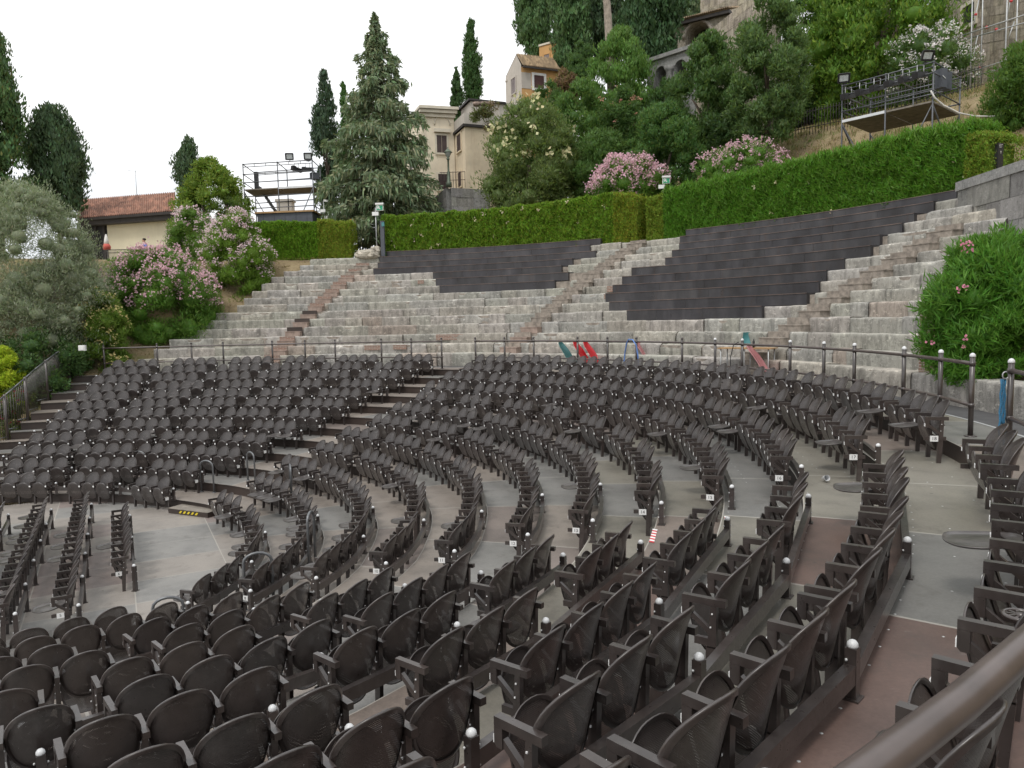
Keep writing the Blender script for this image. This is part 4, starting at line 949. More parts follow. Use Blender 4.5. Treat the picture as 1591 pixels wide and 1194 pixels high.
# conifers, cypresses and broad-leaved trees
CYP = (.060, .110, .042); CYPD = (.050, .082, .042); LAU = (.075, .130, .036)
cy = dict(mat="needle", squash=1.5, up=.75, asp=.34)
tree("cypress_tree", "tall dark cypress cut by the left edge of the picture", -95, 46, -110, 330, 44, P_CONE, 60, .20, CYP, 15000, lump=.34, alt=(.07, .075, .02), p_alt=.12, **cy)
tree("cypress_tree", "dark ragged cypress between the left edge cypress and the tiled house", 34, 132, 160, 330, 47, P_OVAL, 34, .19, CYPD, 9000, lump=.42, **cy)
tree("cypress_tree", "small dark ragged cypress behind the vine covered tree", 270, 318, 208, 330, 50, P_COL, 16, .18, CYPD, 3200, lump=.6, **cy)
tree("cypress_tree", "dark narrow cypress left of the drooping conifer", 484, 530, 104, 330, 48, P_COL, 26, .18, (.040, .066, .040), 5200, lump=.55, **cy)
tree("cypress_tree", "slim bright green cypress touching the drooping conifer", 518, 556, 124, 330, 46, P_CONE, 20, .16, (.045, .10, .025), 4200, lump=.5, **cy)
tree("cypress_tree", "slender tall cypress behind the cream villa", 717, 748, 30, 190, 78, P_COL, 26, .24, (.035, .075, .022), 6500, lump=.7, **cy)
tree("cypress_tree", "short slender cypress behind the villa cornice", 700, 720, 103, 215, 76, P_COL, 16, .22, (.032, .065, .022), 3500, lump=.7, **cy)
tree("cypress_tree", "broad cypress directly behind the ochre house", 801, 866, -75, 112, 66, P_COL, 36, .28, CYP, 9000, lump=.5, **cy)
tree("cypress_tree", "broad cypress right of the small ochre tower", 852, 922, -95, 122, 60, P_COL, 40, .27, CYP, 10000, lump=.5, **cy)
tree("cypress_tree", "dark wide cypress beside the bare pine trunk", 958, 1066, -70, 104, 54, P_COL, 40, .27, (.036, .072, .030), 11000, lump=.45, **cy)
tree("cypress_tree", "dark cypress filling the sky behind the bare pine trunk", 905, 975, -90, 90, 62, P_COL, 30, .30, CYPD, 7000, lump=.5, **cy)
tree("laurel_tree", "broad laurel with cream blossom clusters above the long hedge", 738, 905, 148, 335, 41, P_ROUND, 46, .115, (.078, .108, .036), 20000, lump=.36, up=.5, asp=.34, mat="gloss", alt=(.115, .15, .03), p_alt=.16, flowers=((.66, .62, .36), 60, .12, .30, .12), depth=.75)
tree("laurel_tree", "dense laurel right of the cream blossomed laurel", 846, 968, 118, 330, 43.5, P_OVAL, 40, .125, (.052, .105, .025), 15000, lump=.38, up=.5, asp=.34, mat="gloss", alt=(.10, .16, .03), p_alt=.18)
tree("laurel_tree", "tall upright laurel below the bare pine trunk", 902, 1024, 36, 250, 46, P_OVAL, 40, .15, (.062, .125, .026), 14000, lump=.36, up=.8, asp=.30, alt=(.095, .17, .03), p_alt=.2)
tree("round_shrub_tree", "rounded dense dark green tree behind the pink oleander", 966, 1100, 155, 315, 37, lambda t: P_OVAL(t), 42, .10, (.038, .088, .022), 17000, lump=.30, up=.4, asp=.36, mat="gloss", alt=(.085, .13, .03), p_alt=.15)
tree("bay_tree", "dark loose tree in front of the grey loggia", 1040, 1160, 44, 245, 40, P_OVAL, 36, .15, (.040, .078, .022), 11500, lump=.36, up=.6, asp=.32, alt=(.075, .12, .03), p_alt=.14)
tree("bay_tree", "tall broad bay tree at the top of the dry slope", 1128, 1258, -28, 218, 36, P_OVAL, 48, .13, (.060, .102, .036), 18000, lump=.34, up=.5, asp=.34, alt=(.095, .15, .035), p_alt=.16)
tree("bay_tree", "huge bright leaved bay tree behind the lighting scaffold", 1236, 1492, -130, 205, 42, P_OVAL, 60, .17, (.060, .120, .014), 22000, lump=.30, up=.55, asp=.34, alt=(.13, .19, .02), p_alt=.2)
tree("shrub", "reddish flowering shrub beside the ochre house window", 852, 905, 106, 170, 52, P_ROUND, 14, .16, (.13, .075, .05), 2600, lump=.45, cat="shrub", tk=False)
tree("rose_shrub", "dark shrub with salmon roses below the tall upright laurel", 930, 1012, 130, 245, 42, P_ROUND, 18, .12, (.040, .080, .022), 5000, lump=.42, cat="shrub", tk=False, flowers=((.60, .30, .22), 40, .05, .0, .15))
tree("round_shrub_tree", "dark rounded bush at the right edge on the dry slope", 1532, 1690, 52, 200, 27, P_ROUND, 36, .10, (.042, .088, .014), 15000, lump=.36, up=.5, asp=.3, alt=(.085, .13, .02), p_alt=.12)
tree("olive_tree", "grey tree crown on the skyline above the stone lodge", 1030, 1110, -25, 40, 78, P_ROUND, 14, .3, (.10, .14, .09), 2500, lump=.5, tk=False)
tree("laurel_tree", "dark laurel filling the gap behind the round tree and the roses", 985, 1075, 120, 260, 45, P_OVAL, 26, .14, (.040, .080, .024), 7000, lump=.4, up=.5, asp=.32)
tree("bay_tree", "dark tree between the two big bay trees on the slope", 1205, 1300, -60, 200, 45, P_OVAL, 34, .15, (.036, .076, .020), 9000, lump=.38, up=.5, asp=.32)
tree("bay_tree", "dark ivy covered tree behind the cream blossomed laurel", 800, 905, 120, 300, 49, P_OVAL, 26, .15, (.042, .082, .022), 7000, lump=.42, up=.5, asp=.32)
tree("bay_tree", "dark trees closing the skyline behind the huge bright bay tree", 1270, 1500, -110, 150, 51, P_OVAL, 46, .17, (.036, .072, .020), 13000, lump=.36, up=.5, asp=.32, tk=False)
tree("bay_tree", "dark laurel between the ochre house and the tall upright laurel", 868, 940, 60, 200, 53, P_OVAL, 24, .16, (.036, .074, .022), 6500, lump=.42, up=.5, asp=.32)
tree("shrub", "dark thicket under the bay trees at the picket fence", 1170, 1330, 138, 205, 46, P_ROUND, 30, .13, (.034, .066, .020), 8000, lump=.4, cat="shrub", tk=False)
tree("laurel_tree", "low dark laurel behind the pink mound and the round tree", 880, 990, 195, 310, 41, P_ROUND, 24, .12, (.050, .095, .024), 7000, lump=.4, up=.4, asp=.34)
def oleander(label, u0, u1, vt, vb, D, nl, n, flo, base=(.058, .125, .018), leaf=.13, lump=.36, depth=.8, prof=P_ROUND, alt=(.11, .17, .03), p_alt=.15, asp=.17):
    return tree("oleander_bush", label, u0, u1, vt, vb, D, prof, nl, leaf, base, n, "gloss", "oleander bushes", lump, .35, asp, alt, p_alt, flo, "bush", .3, False, .9, depth, .66, "foliage")
PINK = (.72, .47, .53); PALE = (.75, .58, .61)
oleander("pink flowering oleander mound behind the gap between the hedges", 917, 1040, 243, 320, 36.2, 26, 9000, (PINK, 1100, .05, .15, .18))
oleander("pink flowering oleander showing over the left end of the tall oleander hedge", 1082, 1222, 223, 300, 33.5, 26, 9000, ((.70, .46, .52), 520, .045, .25, .18))
oleander("white flowering oleander behind the lighting scaffold", 1375, 1512, 38, 170, 38, 26, 9000, ((.74, .71, .69), 360, .055, .0, .1), base=(.045, .085, .022))
oleander("largest pink oleander on the left beside the end of the stone steps", 156, 342, 384, 535, 34, 64, 26000, (PINK, 1500, .050, .40, .2), lump=.30)
oleander("pale pink and yellow oleander against the left hedge end", 312, 424, 326, 490, 37, 44, 17000, (PALE, 800, .048, .35, .2), base=(.085, .15, .018), lump=.34)
oleander("yellow flowering oleander at the left end of the railing", 112, 202, 448, 585, 31, 30, 12000, ((.72, .62, .28), 300, .045, .15, .15), base=(.085, .14, .02), lump=.36)
oleander("small green oleander with pale pink tips above the pink bushes", 255, 345, 322, 420, 39.5, 22, 6500, (PALE, 200, .05, .3, .2), base=(.065, .125, .02), lump=.4)
oleander("large dark green oleander filling the right edge below the ashlar wall", 1430, 1725, 354, 582, 14.6, 60, 42000, None, (.046, .125, .014), .135, .27, .7, lambda t: P_ROUND(t) ** .7, (.085, .19, .025), .2, .14)
# the few pink blooms on that bush
r = bpy.data.objects["oleander_bush.007"]; pts = []
for u, v in ((1497, 380), (1506, 377), (1500, 385), (1511, 386), (1492, 449), (1497, 447), (1499, 527), (1500, 540), (1446, 531)):
    p = at(u, v, 13.35); pts += [p + rng.normal(0, .04, 3) for _ in range(6)]
pts = np.array(pts); k = len(pts); V, Fq = leaf_quads(pts, rand_dirs(k), rand_dirs(k) + np.array([0, -1.2, .4]), np.full(k, .028), np.full(k, .024)); foliage("blossoms", r, [(V, Fq, tints(k, (.66, .26, .36), .2, .05))], "petal")
# silver olive, vine covered tree, small bushes
tree("olive_tree", "big silvery olive tree at the left edge", -90, 166, 276, 610, 30.5, lambda t: P_OVAL(t) ** .7, 120, .085, (.150, .170, .112), 70000, lump=.30, up=.45, asp=.20, alt=(.24, .26, .20), p_alt=.3, core=.44, var=.35, tk=False, shell=.5)
tree("vine_covered_tree", "bright green tree smothered in vine behind the pink oleanders", 268, 396, 240, 430, 42.5, P_OVAL, 64, .12, (.085, .135, .018), 15000, lump=.32, up=.2, alt=(.15, .18, .025), p_alt=.25)
tree("shrub", "lime green shrub at the left edge beside the wing stairs", -40, 38, 535, 640, 27, P_ROUND, 18, .07, (.24, .30, .02), 9000, lump=.4, cat="shrub", tk=False)
tree("shrub", "dark green shrub below the terrace railing", 160, 226, 402, 450, 37, P_ROUND, 12, .10, (.04, .10, .02), 3000, lump=.45, cat="shrub", tk=False)
tree("red_shrub", "dark shrub with crimson leaves behind the bar fence", -10, 60, 598, 680, 25.5, P_ROUND, 12, .06, (.05, .06, .025), 3000, lump=.45, cat="shrub", tk=False, flowers=((.20, .02, .035), 30, .03, .0, .25))
tree("shrub", "dense dark evergreen mass below the olive tree", -30, 140, 505, 640, 28.8, P_ROUND, 26, .09, (.035, .070, .022), 9000, lump=.36, cat="shrub", tk=False)
tree("shrub", "dark ivy thicket along the iron fence", 1095, 1180, 168, 232, 38, P_ROUND, 16, .12, (.030, .060, .020), 4000, lump=.4, cat="shrub", tk=False)
# palm in front of the vine covered tree
pc = at(352, 318, 41.2); r = thing("palm_tree", "small palm with drooping fronds beside the vine covered tree", "tree", (pc[0], pc[1], 8.0)); trunk(r, (pc[0], pc[1], 7.8), (pc[0], pc[1], pc[2]), .11, .09)
Cs, As, Ns = [], [], []
for i in range(22):
    a = rng.random() * 2 * PI; el = .9 * rng.random() - .1; p = np.array(pc, float); d = np.array([math.cos(a) * math.cos(el), math.sin(a) * math.cos(el), math.sin(el) + .35])
    for s_ in range(9):
        d = d + np.array([0, 0, -.16]); p = p + norm(d[None])[0] * .13; sd = np.cross(d, [0, 0, 1])
        for w in (-1, 1): Cs.append(p + norm((sd * w)[None])[0] * .10); As.append(norm((sd * w)[None])[0] * .8 + d * .4 + np.array([0, 0, -.35])); Ns.append([0, 0, 1])
Cs = np.array(Cs); V, Fq = leaf_quads(Cs, np.array(As), np.array(Ns, float), np.full(len(Cs), .17), np.full(len(Cs), .022)); foliage("fronds", r, [(V, Fq, tints(len(Cs), (.065, .105, .03), .25, .1))], "leaf")
# weeping conifer: tiers of arching boughs hung with curtains of sprays
def weeping(label, u0, u1, vt, vb, D):
    cx, cy, rad, z0, z1 = box_px(u0, u1, vt, vb, D); H = z1 - z0
    root = thing("weeping_conifer", label, "tree", (cx, cy, 7.9)); trunk(root, (cx, cy, 7.7), (cx, cy, z1 - .3), .34, .04)
    Cs, As, Ls, Ws, br = [], [], [], [], MB(); nb = 210
    for i in range(nb):
        t = ((i + rng.random()) / nb) ** 1.05; a = i * 2.399 + rng.random() * .6; w = float(np.interp(t, (0, .25, .5, .65, .78, .9, 1), (1.0, .97, .80, .56, .40, .20, .02)))
        rr = rad * w * (.42 + .72 * rng.random()); zz = z0 + H * (.03 + .96 * t); d = np.array([math.cos(a), math.sin(a), 0]); sd = np.array([-d[1], d[0], 0]); m = 8
        pts = [np.array([cx, cy, zz]) + d * rr * q / m + np.array([0, 0, rr * (.34 * q / m - .40 * (q / m) ** 2)]) for q in range(m + 1)]
        br.pipe([tuple(p) for p in pts], [.05 * (1 - .8 * q / m) * (.3 + rr / rad) for q in range(m + 1)], 5)
        for _ in range(int(40 + 215 * rr / rad)):
            f = rng.random() ** .55; q = min(m - 1, int(f * m)); p = pts[q] + (pts[q + 1] - pts[q]) * (f * m - q) + sd * rng.normal(0, .15 * rr * (.3 + f * .6)) + np.array([0, 0, rng.normal(0, .09)])
            if rng.random() < .55: ln = (.12 + .42 * rng.random()) * (.45 + .55 * rr / rad); Cs.append(p + np.array([0, 0, -ln * .6])); As.append(np.array([rng.normal(0, .25), rng.normal(0, .25), -1.0]) + d * .25); Ls.append(ln * .6); Ws.append(.05)
            else: Cs.append(p); As.append(d * .8 + sd * rng.normal(0, .7) + np.array([0, 0, rng.normal(-.25, .35)])); Ls.append(.10 + .14 * rng.random()); Ws.append(.055)
    Cs, As, Ls = np.array(Cs), np.array(As), np.array(Ls); n = len(Cs)
    V, Fq = leaf_quads(Cs, As, rand_dirs(n), Ls, np.array(Ws) * (.7 + .6 * rng.random(n))); foliage("crown", root, [(V, Fq, tints(n, (.19, .255, .150), .34, .1, (.27, .285, .165), .25))], "needle"); mk("boughs", br, "bark", root)
weeping("large weeping conifer with drooping sprays left of the cream villa", 494, 682, 18, 392, 43.5)
# bare leaning pine trunk on the skyline
a, b_ = at(946, 52, 47), at(934, -40, 47); r = thing("pine_tree", "pale bare pine trunk rising out of the laurels", "tree", (a[0], a[1], a[2] - 6)); b = MB(); b.pipe([(a[0] + .2, a[1], a[2] - 6), tuple(a), tuple((a + b_) / 2 + np.array([.12, 0, 0])), tuple(b_)], [.27, .24, .22, .19], 10); mk("trunk", b, "pale_bark", r)
C = np.array([b_ + np.array([rng.normal(0, 1.6), rng.normal(0, 1), 1.2 + rng.random() * 1.5]) for _ in range(12)]); P, d = in_lumps(C, np.full(12, 1.1), 2500); V, Fq = leaf_quads(P, norm(d + rand_dirs(2500)), rand_dirs(2500), np.full(2500, .22), np.full(2500, .05)); foliage("crown", r, [(V, Fq, tints(2500, CYP, .3, .1))], "needle")
# tufts of dry grass and weeds on the slope
Cs = []
for _ in range(2600):
    th = rng.uniform(8, 52); R = rng.uniform(26.4, 36); Cs.append((R * math.cos(R_(th)), R * math.sin(R_(th)), zground(R, th) + .10))
Cs = np.repeat(np.array(Cs), 7, 0) + rng.normal(0, .13, (len(Cs) * 7, 3)) * np.array([1, 1, .2]); n = len(Cs)
V, Fq = leaf_quads(Cs, rand_dirs(n) * .6 + np.array([0, 0, 1.0]), rand_dirs(n), np.full(n, .13) * (.5 + rng.random(n)), np.full(n, .018)); o = np_mesh("dry_grass", V, Fq, "leaf", None, tints(n, (.30, .235, .12), .3, .1, (.10, .15, .03), .18)); tag(o, "tufts of dry straw grass and weeds on the slope", "grass", kind="stuff")
Cs = []
for _ in range(700):
    th = rng.uniform(91, 112); R = rng.uniform(18.2, 25.2); Cs.append((R * math.cos(R_(th)), R * math.sin(R_(th)), zground(R, th) + .04))
Cs = np.repeat(np.array(Cs), 6, 0) + rng.normal(0, .12, (len(Cs) * 6, 3)) * np.array([1, 1, .15]); n = len(Cs)
V, Fq = leaf_quads(Cs, rand_dirs(n), rand_dirs(n) + np.array([0, 0, 1.5]), np.full(n, .05), np.full(n, .02)); o = np_mesh("leaf_litter", V, Fq, "leaf", None, tints(n, (.22, .13, .07), .4, .15, (.30, .22, .10), .3)); tag(o, "dry fallen leaves on the soil bank beside the stone steps", "litter", kind="stuff")
# ------------------------------------------------------------------ buildings
def on_wall(p0, p1, u, v):
    """distance along the vertical wall p0-p1 and height where the line of sight meets it"""
    d = ray(u, v); e = np.array([p1[0] - p0[0], p1[1] - p0[1]]); ln = np.hypot(*e); e /= ln
    A = np.array([[d[0], -e[0]], [d[1], -e[1]]]); t, s = np.linalg.solve(A, np.array([p0[0] - CAM[0], p0[1] - CAM[1]])); return s, CAM[2] + d[2] * t
def wpt(p0, p1, s, z, off=0.0):
    e = np.array([p1[0] - p0[0], p1[1] - p0[1]]); e /= np.hypot(*e); n = np.array([e[1], -e[0]])
    return (p0[0] + e[0] * s + n[0] * off, p0[1] + e[1] * s + n[1] * off, z)
def block(b, pts, z0, z1, mis=None, top_mi=0):
    """closed vertical prism over a footprint"""
    n = len(pts)
    for i in range(n):
        a, c_ = pts[i], pts[(i + 1) % n]; w = math.hypot(c_[0] - a[0], c_[1] - a[1])
        b.quad((*a, z0), (*c_, z0), (*c_, z1), (*a, z1), mis[i] if mis else 0, [(0, 0), (w, 0), (w, z1 - z0), (0, z1 - z0)])
    b.add([(*p, z1) for p in pts], [tuple(range(n))], top_mi)
def wbox(b, p0, p1, s0, s1, za, zb, off0, off1, mi=0):
    q = [wpt(p0, p1, s, z, o) for o in (off0, off1) for s, z in ((s0, za), (s1, za), (s1, zb), (s0, zb))]
    b.add(q, [(3, 2, 1, 0), (4, 5, 6, 7), (0, 1, 5, 4), (1, 2, 6, 5), (2, 3, 7, 6), (3, 0, 4, 7)], mi)
def window(root, p0, p1, u0, u1, v0, v1, pane="dark", frame="trim", fw=.12, bars=0, shut=None):
    um, vm = (u0 + u1) / 2, (v0 + v1) / 2
    s0, s1 = on_wall(p0, p1, u0, vm)[0], on_wall(p0, p1, u1, vm)[0]; za, zb = on_wall(p0, p1, um, v1)[1], on_wall(p0, p1, um, v0)[1]
    b = MB(); wbox(b, p0, p1, s0 - fw, s0, za - fw, zb + fw, -.02, .07); wbox(b, p0, p1, s1, s1 + fw, za - fw, zb + fw, -.02, .07); wbox(b, p0, p1, s0, s1, zb, zb + fw, -.02, .072); wbox(b, p0, p1, s0, s1, za - fw, za, -.02, .10)
    o = mk("window", b, frame, root); b = MB()
    if shut:
        m = (s0 + s1) / 2
        for a, c_ in ((s0, m - .015), (m + .015, s1)):
            wbox(b, p0, p1, a, c_, za, zb, .0, .03); k = max(4, int((zb - za) / .14))
            for i in range(k): z = za + (zb - za) * (i + .15) / k; wbox(b, p0, p1, a + .06, c_ - .06, z, z + (zb - za) / k * .6, .03, .042)
        mk("shutter", b, shut, o)
    else:
        wbox(b, p0, p1, s0, s1, za, zb, .0, .012); mk("pane", b, pane, o)
    if bars:
        b = MB()
        for i in range(bars): s = s0 + (s1 - s0) * (i + .5) / bars; wbox(b, p0, p1, s - .015, s + .015, za, zb, .045, .075)
        mk("bars", b, "shutter", o)
    return o
XY = lambda u, v, D: tuple(at(u, v, D)[:2])
def zof(u, v, D): return float(at(u, v, D)[2])
# cream villa
D1 = 50.0
c0, c1 = XY(655, 220, D1), XY(706, 220, D1 + .6); cl = XY(628, 220, D1 + 5.5); r = thing("villa", "cream villa with cornice, arched relief and brown shutters beside the weeping conifer", "building", (*c0, 8))
zt = zof(655, 168, D1); b = MB(); back = (c1[0] + (cl[0] - c0[0]), c1[1] + (cl[1] - c0[1])); block(b, [cl, c0, c1, back], 6, zt); mk("main_wall", b, "cream", r)
b = MB()
for o_, z0, z1 in ((.16, zt - .55, zt - .32), (.34, zt - .32, zt - .10), (.48, zt - .10, zt + .08)):
    fp = [cl, c0, c1, back]; cx_, cy_ = sum(p[0] for p in fp) / 4, sum(p[1] for p in fp) / 4; ex = [(cx_ + (p[0] - cx_) * (1 + o_ / 2.6), cy_ + (p[1] - cy_) * (1 + o_ / 3.2)) for p in fp]; block(b, ex, z0, z1)
mk("cornice", b, "trim", r)
window(r, c0, c1, 678.5, 694, 211, 238, pane="dark", shut="shutter"); window(r, c0, c1, 681, 696, 271, 295, "shutter", bars=7); window(r, cl, c0, 637, 650, 238, 262, "dark", shut="shutter")
b = MB(); sA, zA = on_wall(c0, c1, 674, 203); sB, zB = on_wall(c0, c1, 699, 204); wbox(b, c0, c1, sA, sB, zA - .12, zA + .10, -.02, .22); sm = on_wall(c0, c1, 687, 195)
arc = [wpt(c0, c1, sm[0] + .52 * math.cos(a), zA + .35 + .62 * math.sin(a), .03) for a in np.linspace(0, PI, 13)]; b.pipe(arc, .045, 6); mk("relief", b, "trim", r)
# side wing with roof terrace
e0, e1, e2 = XY(704.5, 230, D1 + 1.0), XY(723, 230, D1 - 1.6), XY(790, 230, D1 - .4)
zl = zof(723, 197, D1 - 1.6); b = MB(); e3 = (e2[0] + 1, e2[1] + 6); e4 = (e0[0] + 2, e0[1] + 6); block(b, [e0, e1, e2, e3, e4], 6, zl); mk("wing_wall", b, "sand", r)
b = MB(); cx_, cy_ = (e1[0] + e3[0]) / 2, (e1[1] + e3[1]) / 2; ex = lambda k: [(cx_ + (p[0] - cx_) * k, cy_ + (p[1] - cy_) * k) for p in (e0, e1, e2, e3, e4)]
block(b, ex(1.045), zl, zl + .16); mk("ledge", b, "wood", r)
b = MB(); block(b, ex(1.01), zl + .16, zl + .85); mk("parapet", b, "grey_plaster", r)
b = MB(); block(b, ex(.80), zl + .85, zl + 1.75); mk("roof_room", b, "grey_plaster", r); b = MB(); block(b, ex(.86), zl + 1.75, zl + 1.88); mk("roof_slab", b, "wood", r)
window(r, e0, e1, 710.5, 717, 209, 236, shut="shutter", frame="sand", fw=.08); window(r, e0, e1, 712.5, 718, 268, 291, shut="shutter", frame="sand", fw=.08)
b = MB(); p = wpt(e0, e1, .06, 0, .10); b.tube((p[0], p[1], 6), (p[0], p[1], zl), .07, 8); mk("drainpipe", b, "wood", r)
for u, v, D in ((741, 176, D1 - 3), (752, 173, D1 - 3), (763, 177, D1 - 3)):
    p = at(u, v, D); C = np.array([p + rng.normal(0, .2, 3) for _ in range(4)]); rr = thing("potted_plant", {741: "small green plant on the villa roof terrace, leftmost of three", 752: "taller olive green plant in the middle of the villa roof terrace", 763: "brownish plant at the right of the villa roof terrace"}[u], "plant", tuple(p), "plants on the villa roof terrace")
    P, d = in_lumps(C, np.full(4, .35), 350); V, Fq = leaf_quads(P, d + rand_dirs(350), rand_dirs(350), np.full(350, .12), np.full(350, .03)); foliage("foliage", rr, [(V, Fq, tints(350, (.12, .13, .05) if u != 763 else (.20, .13, .07), .3, .1))], "leaf")
    b = MB(); b.lathe((p[0], p[1], zl + .85), [(.2, 0), (.26, max(.2, p[2] - zl - .95)), (.22, max(.21, p[2] - zl - .93))], 10); mk("pot", b, "tile_step", rr)
# retaining wall and lamp in front of the villa
w0, w1, w2 = at(664, 318, 45), at(697, 291, 43), at(760, 296, 43.6)
wall_between("retaining_wall", "grey stone retaining wall of the villa terrace, sloping left part", "wall", w0, w1, 7.0, zof(664, 320, 45), zof(696, 293, 43), .4, "ashlar")
wall_between("retaining_wall", "grey stone retaining wall below the cream villa windows", "wall", w1 + np.array([.1, 0, 0]), w2, 7.0, zof(696, 293, 43), zof(760, 296, 43.6), .4, "ashlar")
lp = at(697.5, 291, 42.9); zt = zof(697, 231, 42.9); H = zt - lp[2]
r = thing("street_lamp", "old green cast iron lamp on the villa retaining wall", "lamp", tuple(lp)); b = MB(); b.lathe(tuple(lp), [(.17, 0), (.16, .25), (.10, .32), (.085, .8), (.055, .9), (.05, H * .70), (.085, H * .71), (.09, H * .74), (.05, H * .76), (.10, H * .79)], 12); mk("post", b, "cast", r)
b = MB(); b.lathe((lp[0], lp[1], lp[2] + H * .79), [(.10, 0), (.19, H * .10), (.20, H * .105)], 6); o = mk("lantern", b, "lens", r); b = MB(); b.lathe((lp[0], lp[1], lp[2] + H * .893), [(.25, 0), (.20, .05), (.10, .16), (.03, .2), (.035, .28), (.005, .32)], 10); mk("lamp_cap", b, "cast", r)
b = MB()
for i in range(9): p = at(686 + i * 4.6, 292, 44 if i > 2 else 45); b.tube((p[0], p[1], p[2]), (p[0], p[1], p[2] + .9), .015, 5)
p, q = at(684, 293, 45), at(723, 292, 44); 
for z in (.45, .9): b.tube((p[0], p[1], p[2] + z), (q[0], q[1], q[2] + z), .018, 5)
rr = thing("fence", "thin iron railing on the villa terrace behind the green lamp", "fence", tuple(p)); mk("bars", b, "shutter", rr)
# ochre house
D2 = 58; g0, g1, g2 = XY(785.5, 120, D2 + 2.6), XY(810, 120, D2), XY(868, 120, D2 + 1.2); r = thing("ochre_house", "ochre house with tiled roof and grey gable above the blossoming laurel", "building", (*g1, 14))
ze = zof(810, 104, D2); g3 = (g2[0] + (g0[0] - g1[0]), g2[1] + (g0[1] - g1[1])); zr = zof(797, 97, D2 + 1.6) + .25; zl = zof(785.5, 121, D2 + 2.6)
b = MB(); b.quad((*g1, 9), (*g2, 9), (*g2, ze), (*g1, ze)); b.quad((*g2, 9), (*g3, 9), (*g3, zl), (*g2, ze)); b.quad((*g3, 9), (*g0, 9), (*g0, zl), (*g3, zl)); mk("front_wall", b, "ochre", r)
gm = tuple(np.array(g1) + (np.array(g0) - np.array(g1)) * .28); b = MB(); b.add([(*g0, 9), (*g1, 9), (*g1, ze + .15), (*gm, zr), (*g0, zl)], [(0, 1, 2, 3, 4)]); wbox(b, g0, g1, 0, .3, zl - .35, zl - .25, 0, .05); mk("gable_wall", b, "grey_plaster", r)
b = MB(); gm2 = tuple(np.array(g2) + (np.array(g3) - np.array(g2)) * .28); dn = np.array(g1) - np.array(g0); dn = dn / np.hypot(*dn) * .35; f1, f2 = tuple(np.array(g1) + dn), tuple(np.array(g2) + dn)
ridge = [(*gm, zr + .05), (*gm2, zr + .05)]
nT_ = 26
for i in range(nT_):
    a, c_ = i / nT_, (i + .5) / nT_; e = (i + 1) / nT_; P = lambda A, B, t: tuple(np.array(A) + (np.array(B) - np.array(A)) * t)
    A0, A1_, A2_ = P((*f1, ze - .02), (*f2, ze - .02), a), P((*f1, ze + .09), (*f2, ze + .09), c_), P((*f1, ze - .02), (*f2, ze - .02), e); B0, B1, B2 = P(ridge[0], ridge[1], a), P((*gm, zr + .15), (*gm2, zr + .15), c_), P(ridge[0], ridge[1], e)
    b.quad(A0, A1_, B1, B0, 0, [(a * 6, 0), (c_ * 6, 0), (c_ * 6, 2), (a * 6, 2)]); b.quad(A1_, A2_, B2, B1, 0, [(c_ * 6, 0), (e * 6, 0), (e * 6, 2), (c_ * 6, 2)])
b.quad((*gm2, zr + .05), (*gm, zr + .05), (*g0, zl + .05), (*g3, zl + .05), 0, [(0, 0), (6, 0), (6, 3), (0, 3)]); mk("roof", b, "old_roof", r)
b = MB(); wbox(b, f1, f2, 0, math.hypot(f2[0] - f1[0], f2[1] - f1[1]), ze - .14, ze - .03, -.1, .04); mk("gutter", b, "wood", r)
window(r, g1, g2, 829.5, 845, 118, 138, "rust_door", "white", .18); window(r, g0, g1, 795, 802, 122, 146, shut="lilac_shutter", frame="grey_plaster", fw=.08)
b = MB(); wbox(b, g1, g2, .0, on_wall(g1, g2, 825, 125)[0], zof(820, 137, D2), zof(820, 112, D2), -.01, .025); mk("plaster_patch", b, "grey_plaster", r)
t0, t1 = XY(838, 90, D2 + 3.0), XY(867, 90, D2 + 2.0); zt0, zt1 = zof(838, 73, D2 + 3), zof(862, 71, D2 + 2); r2 = thing("tower", "small orange plastered tower with a grey shutter behind the ochre house roof", "tower", (*t0, 15)); t2, t3 = (t1[0] + .8, t1[1] + 3), (t0[0] + .8, t0[1] + 3); b = MB(); block(b, [t0, t1, t2, t3], 10, zt0); mk("wall", b, "ochre", r2); b = MB(); cx_, cy_ = (t0[0] + t2[0]) / 2, (t0[1] + t2[1]) / 2; block(b, [(cx_ + (p[0] - cx_) * 1.05, cy_ + (p[1] - cy_) * 1.05) for p in (t0, t1, t2, t3)], zt0, zt0 + .14); mk("coping", b, "trim", r2); window(r2, t0, t1, 846, 854, 85, 102, shut="lilac_shutter", frame="ochre", fw=.06)
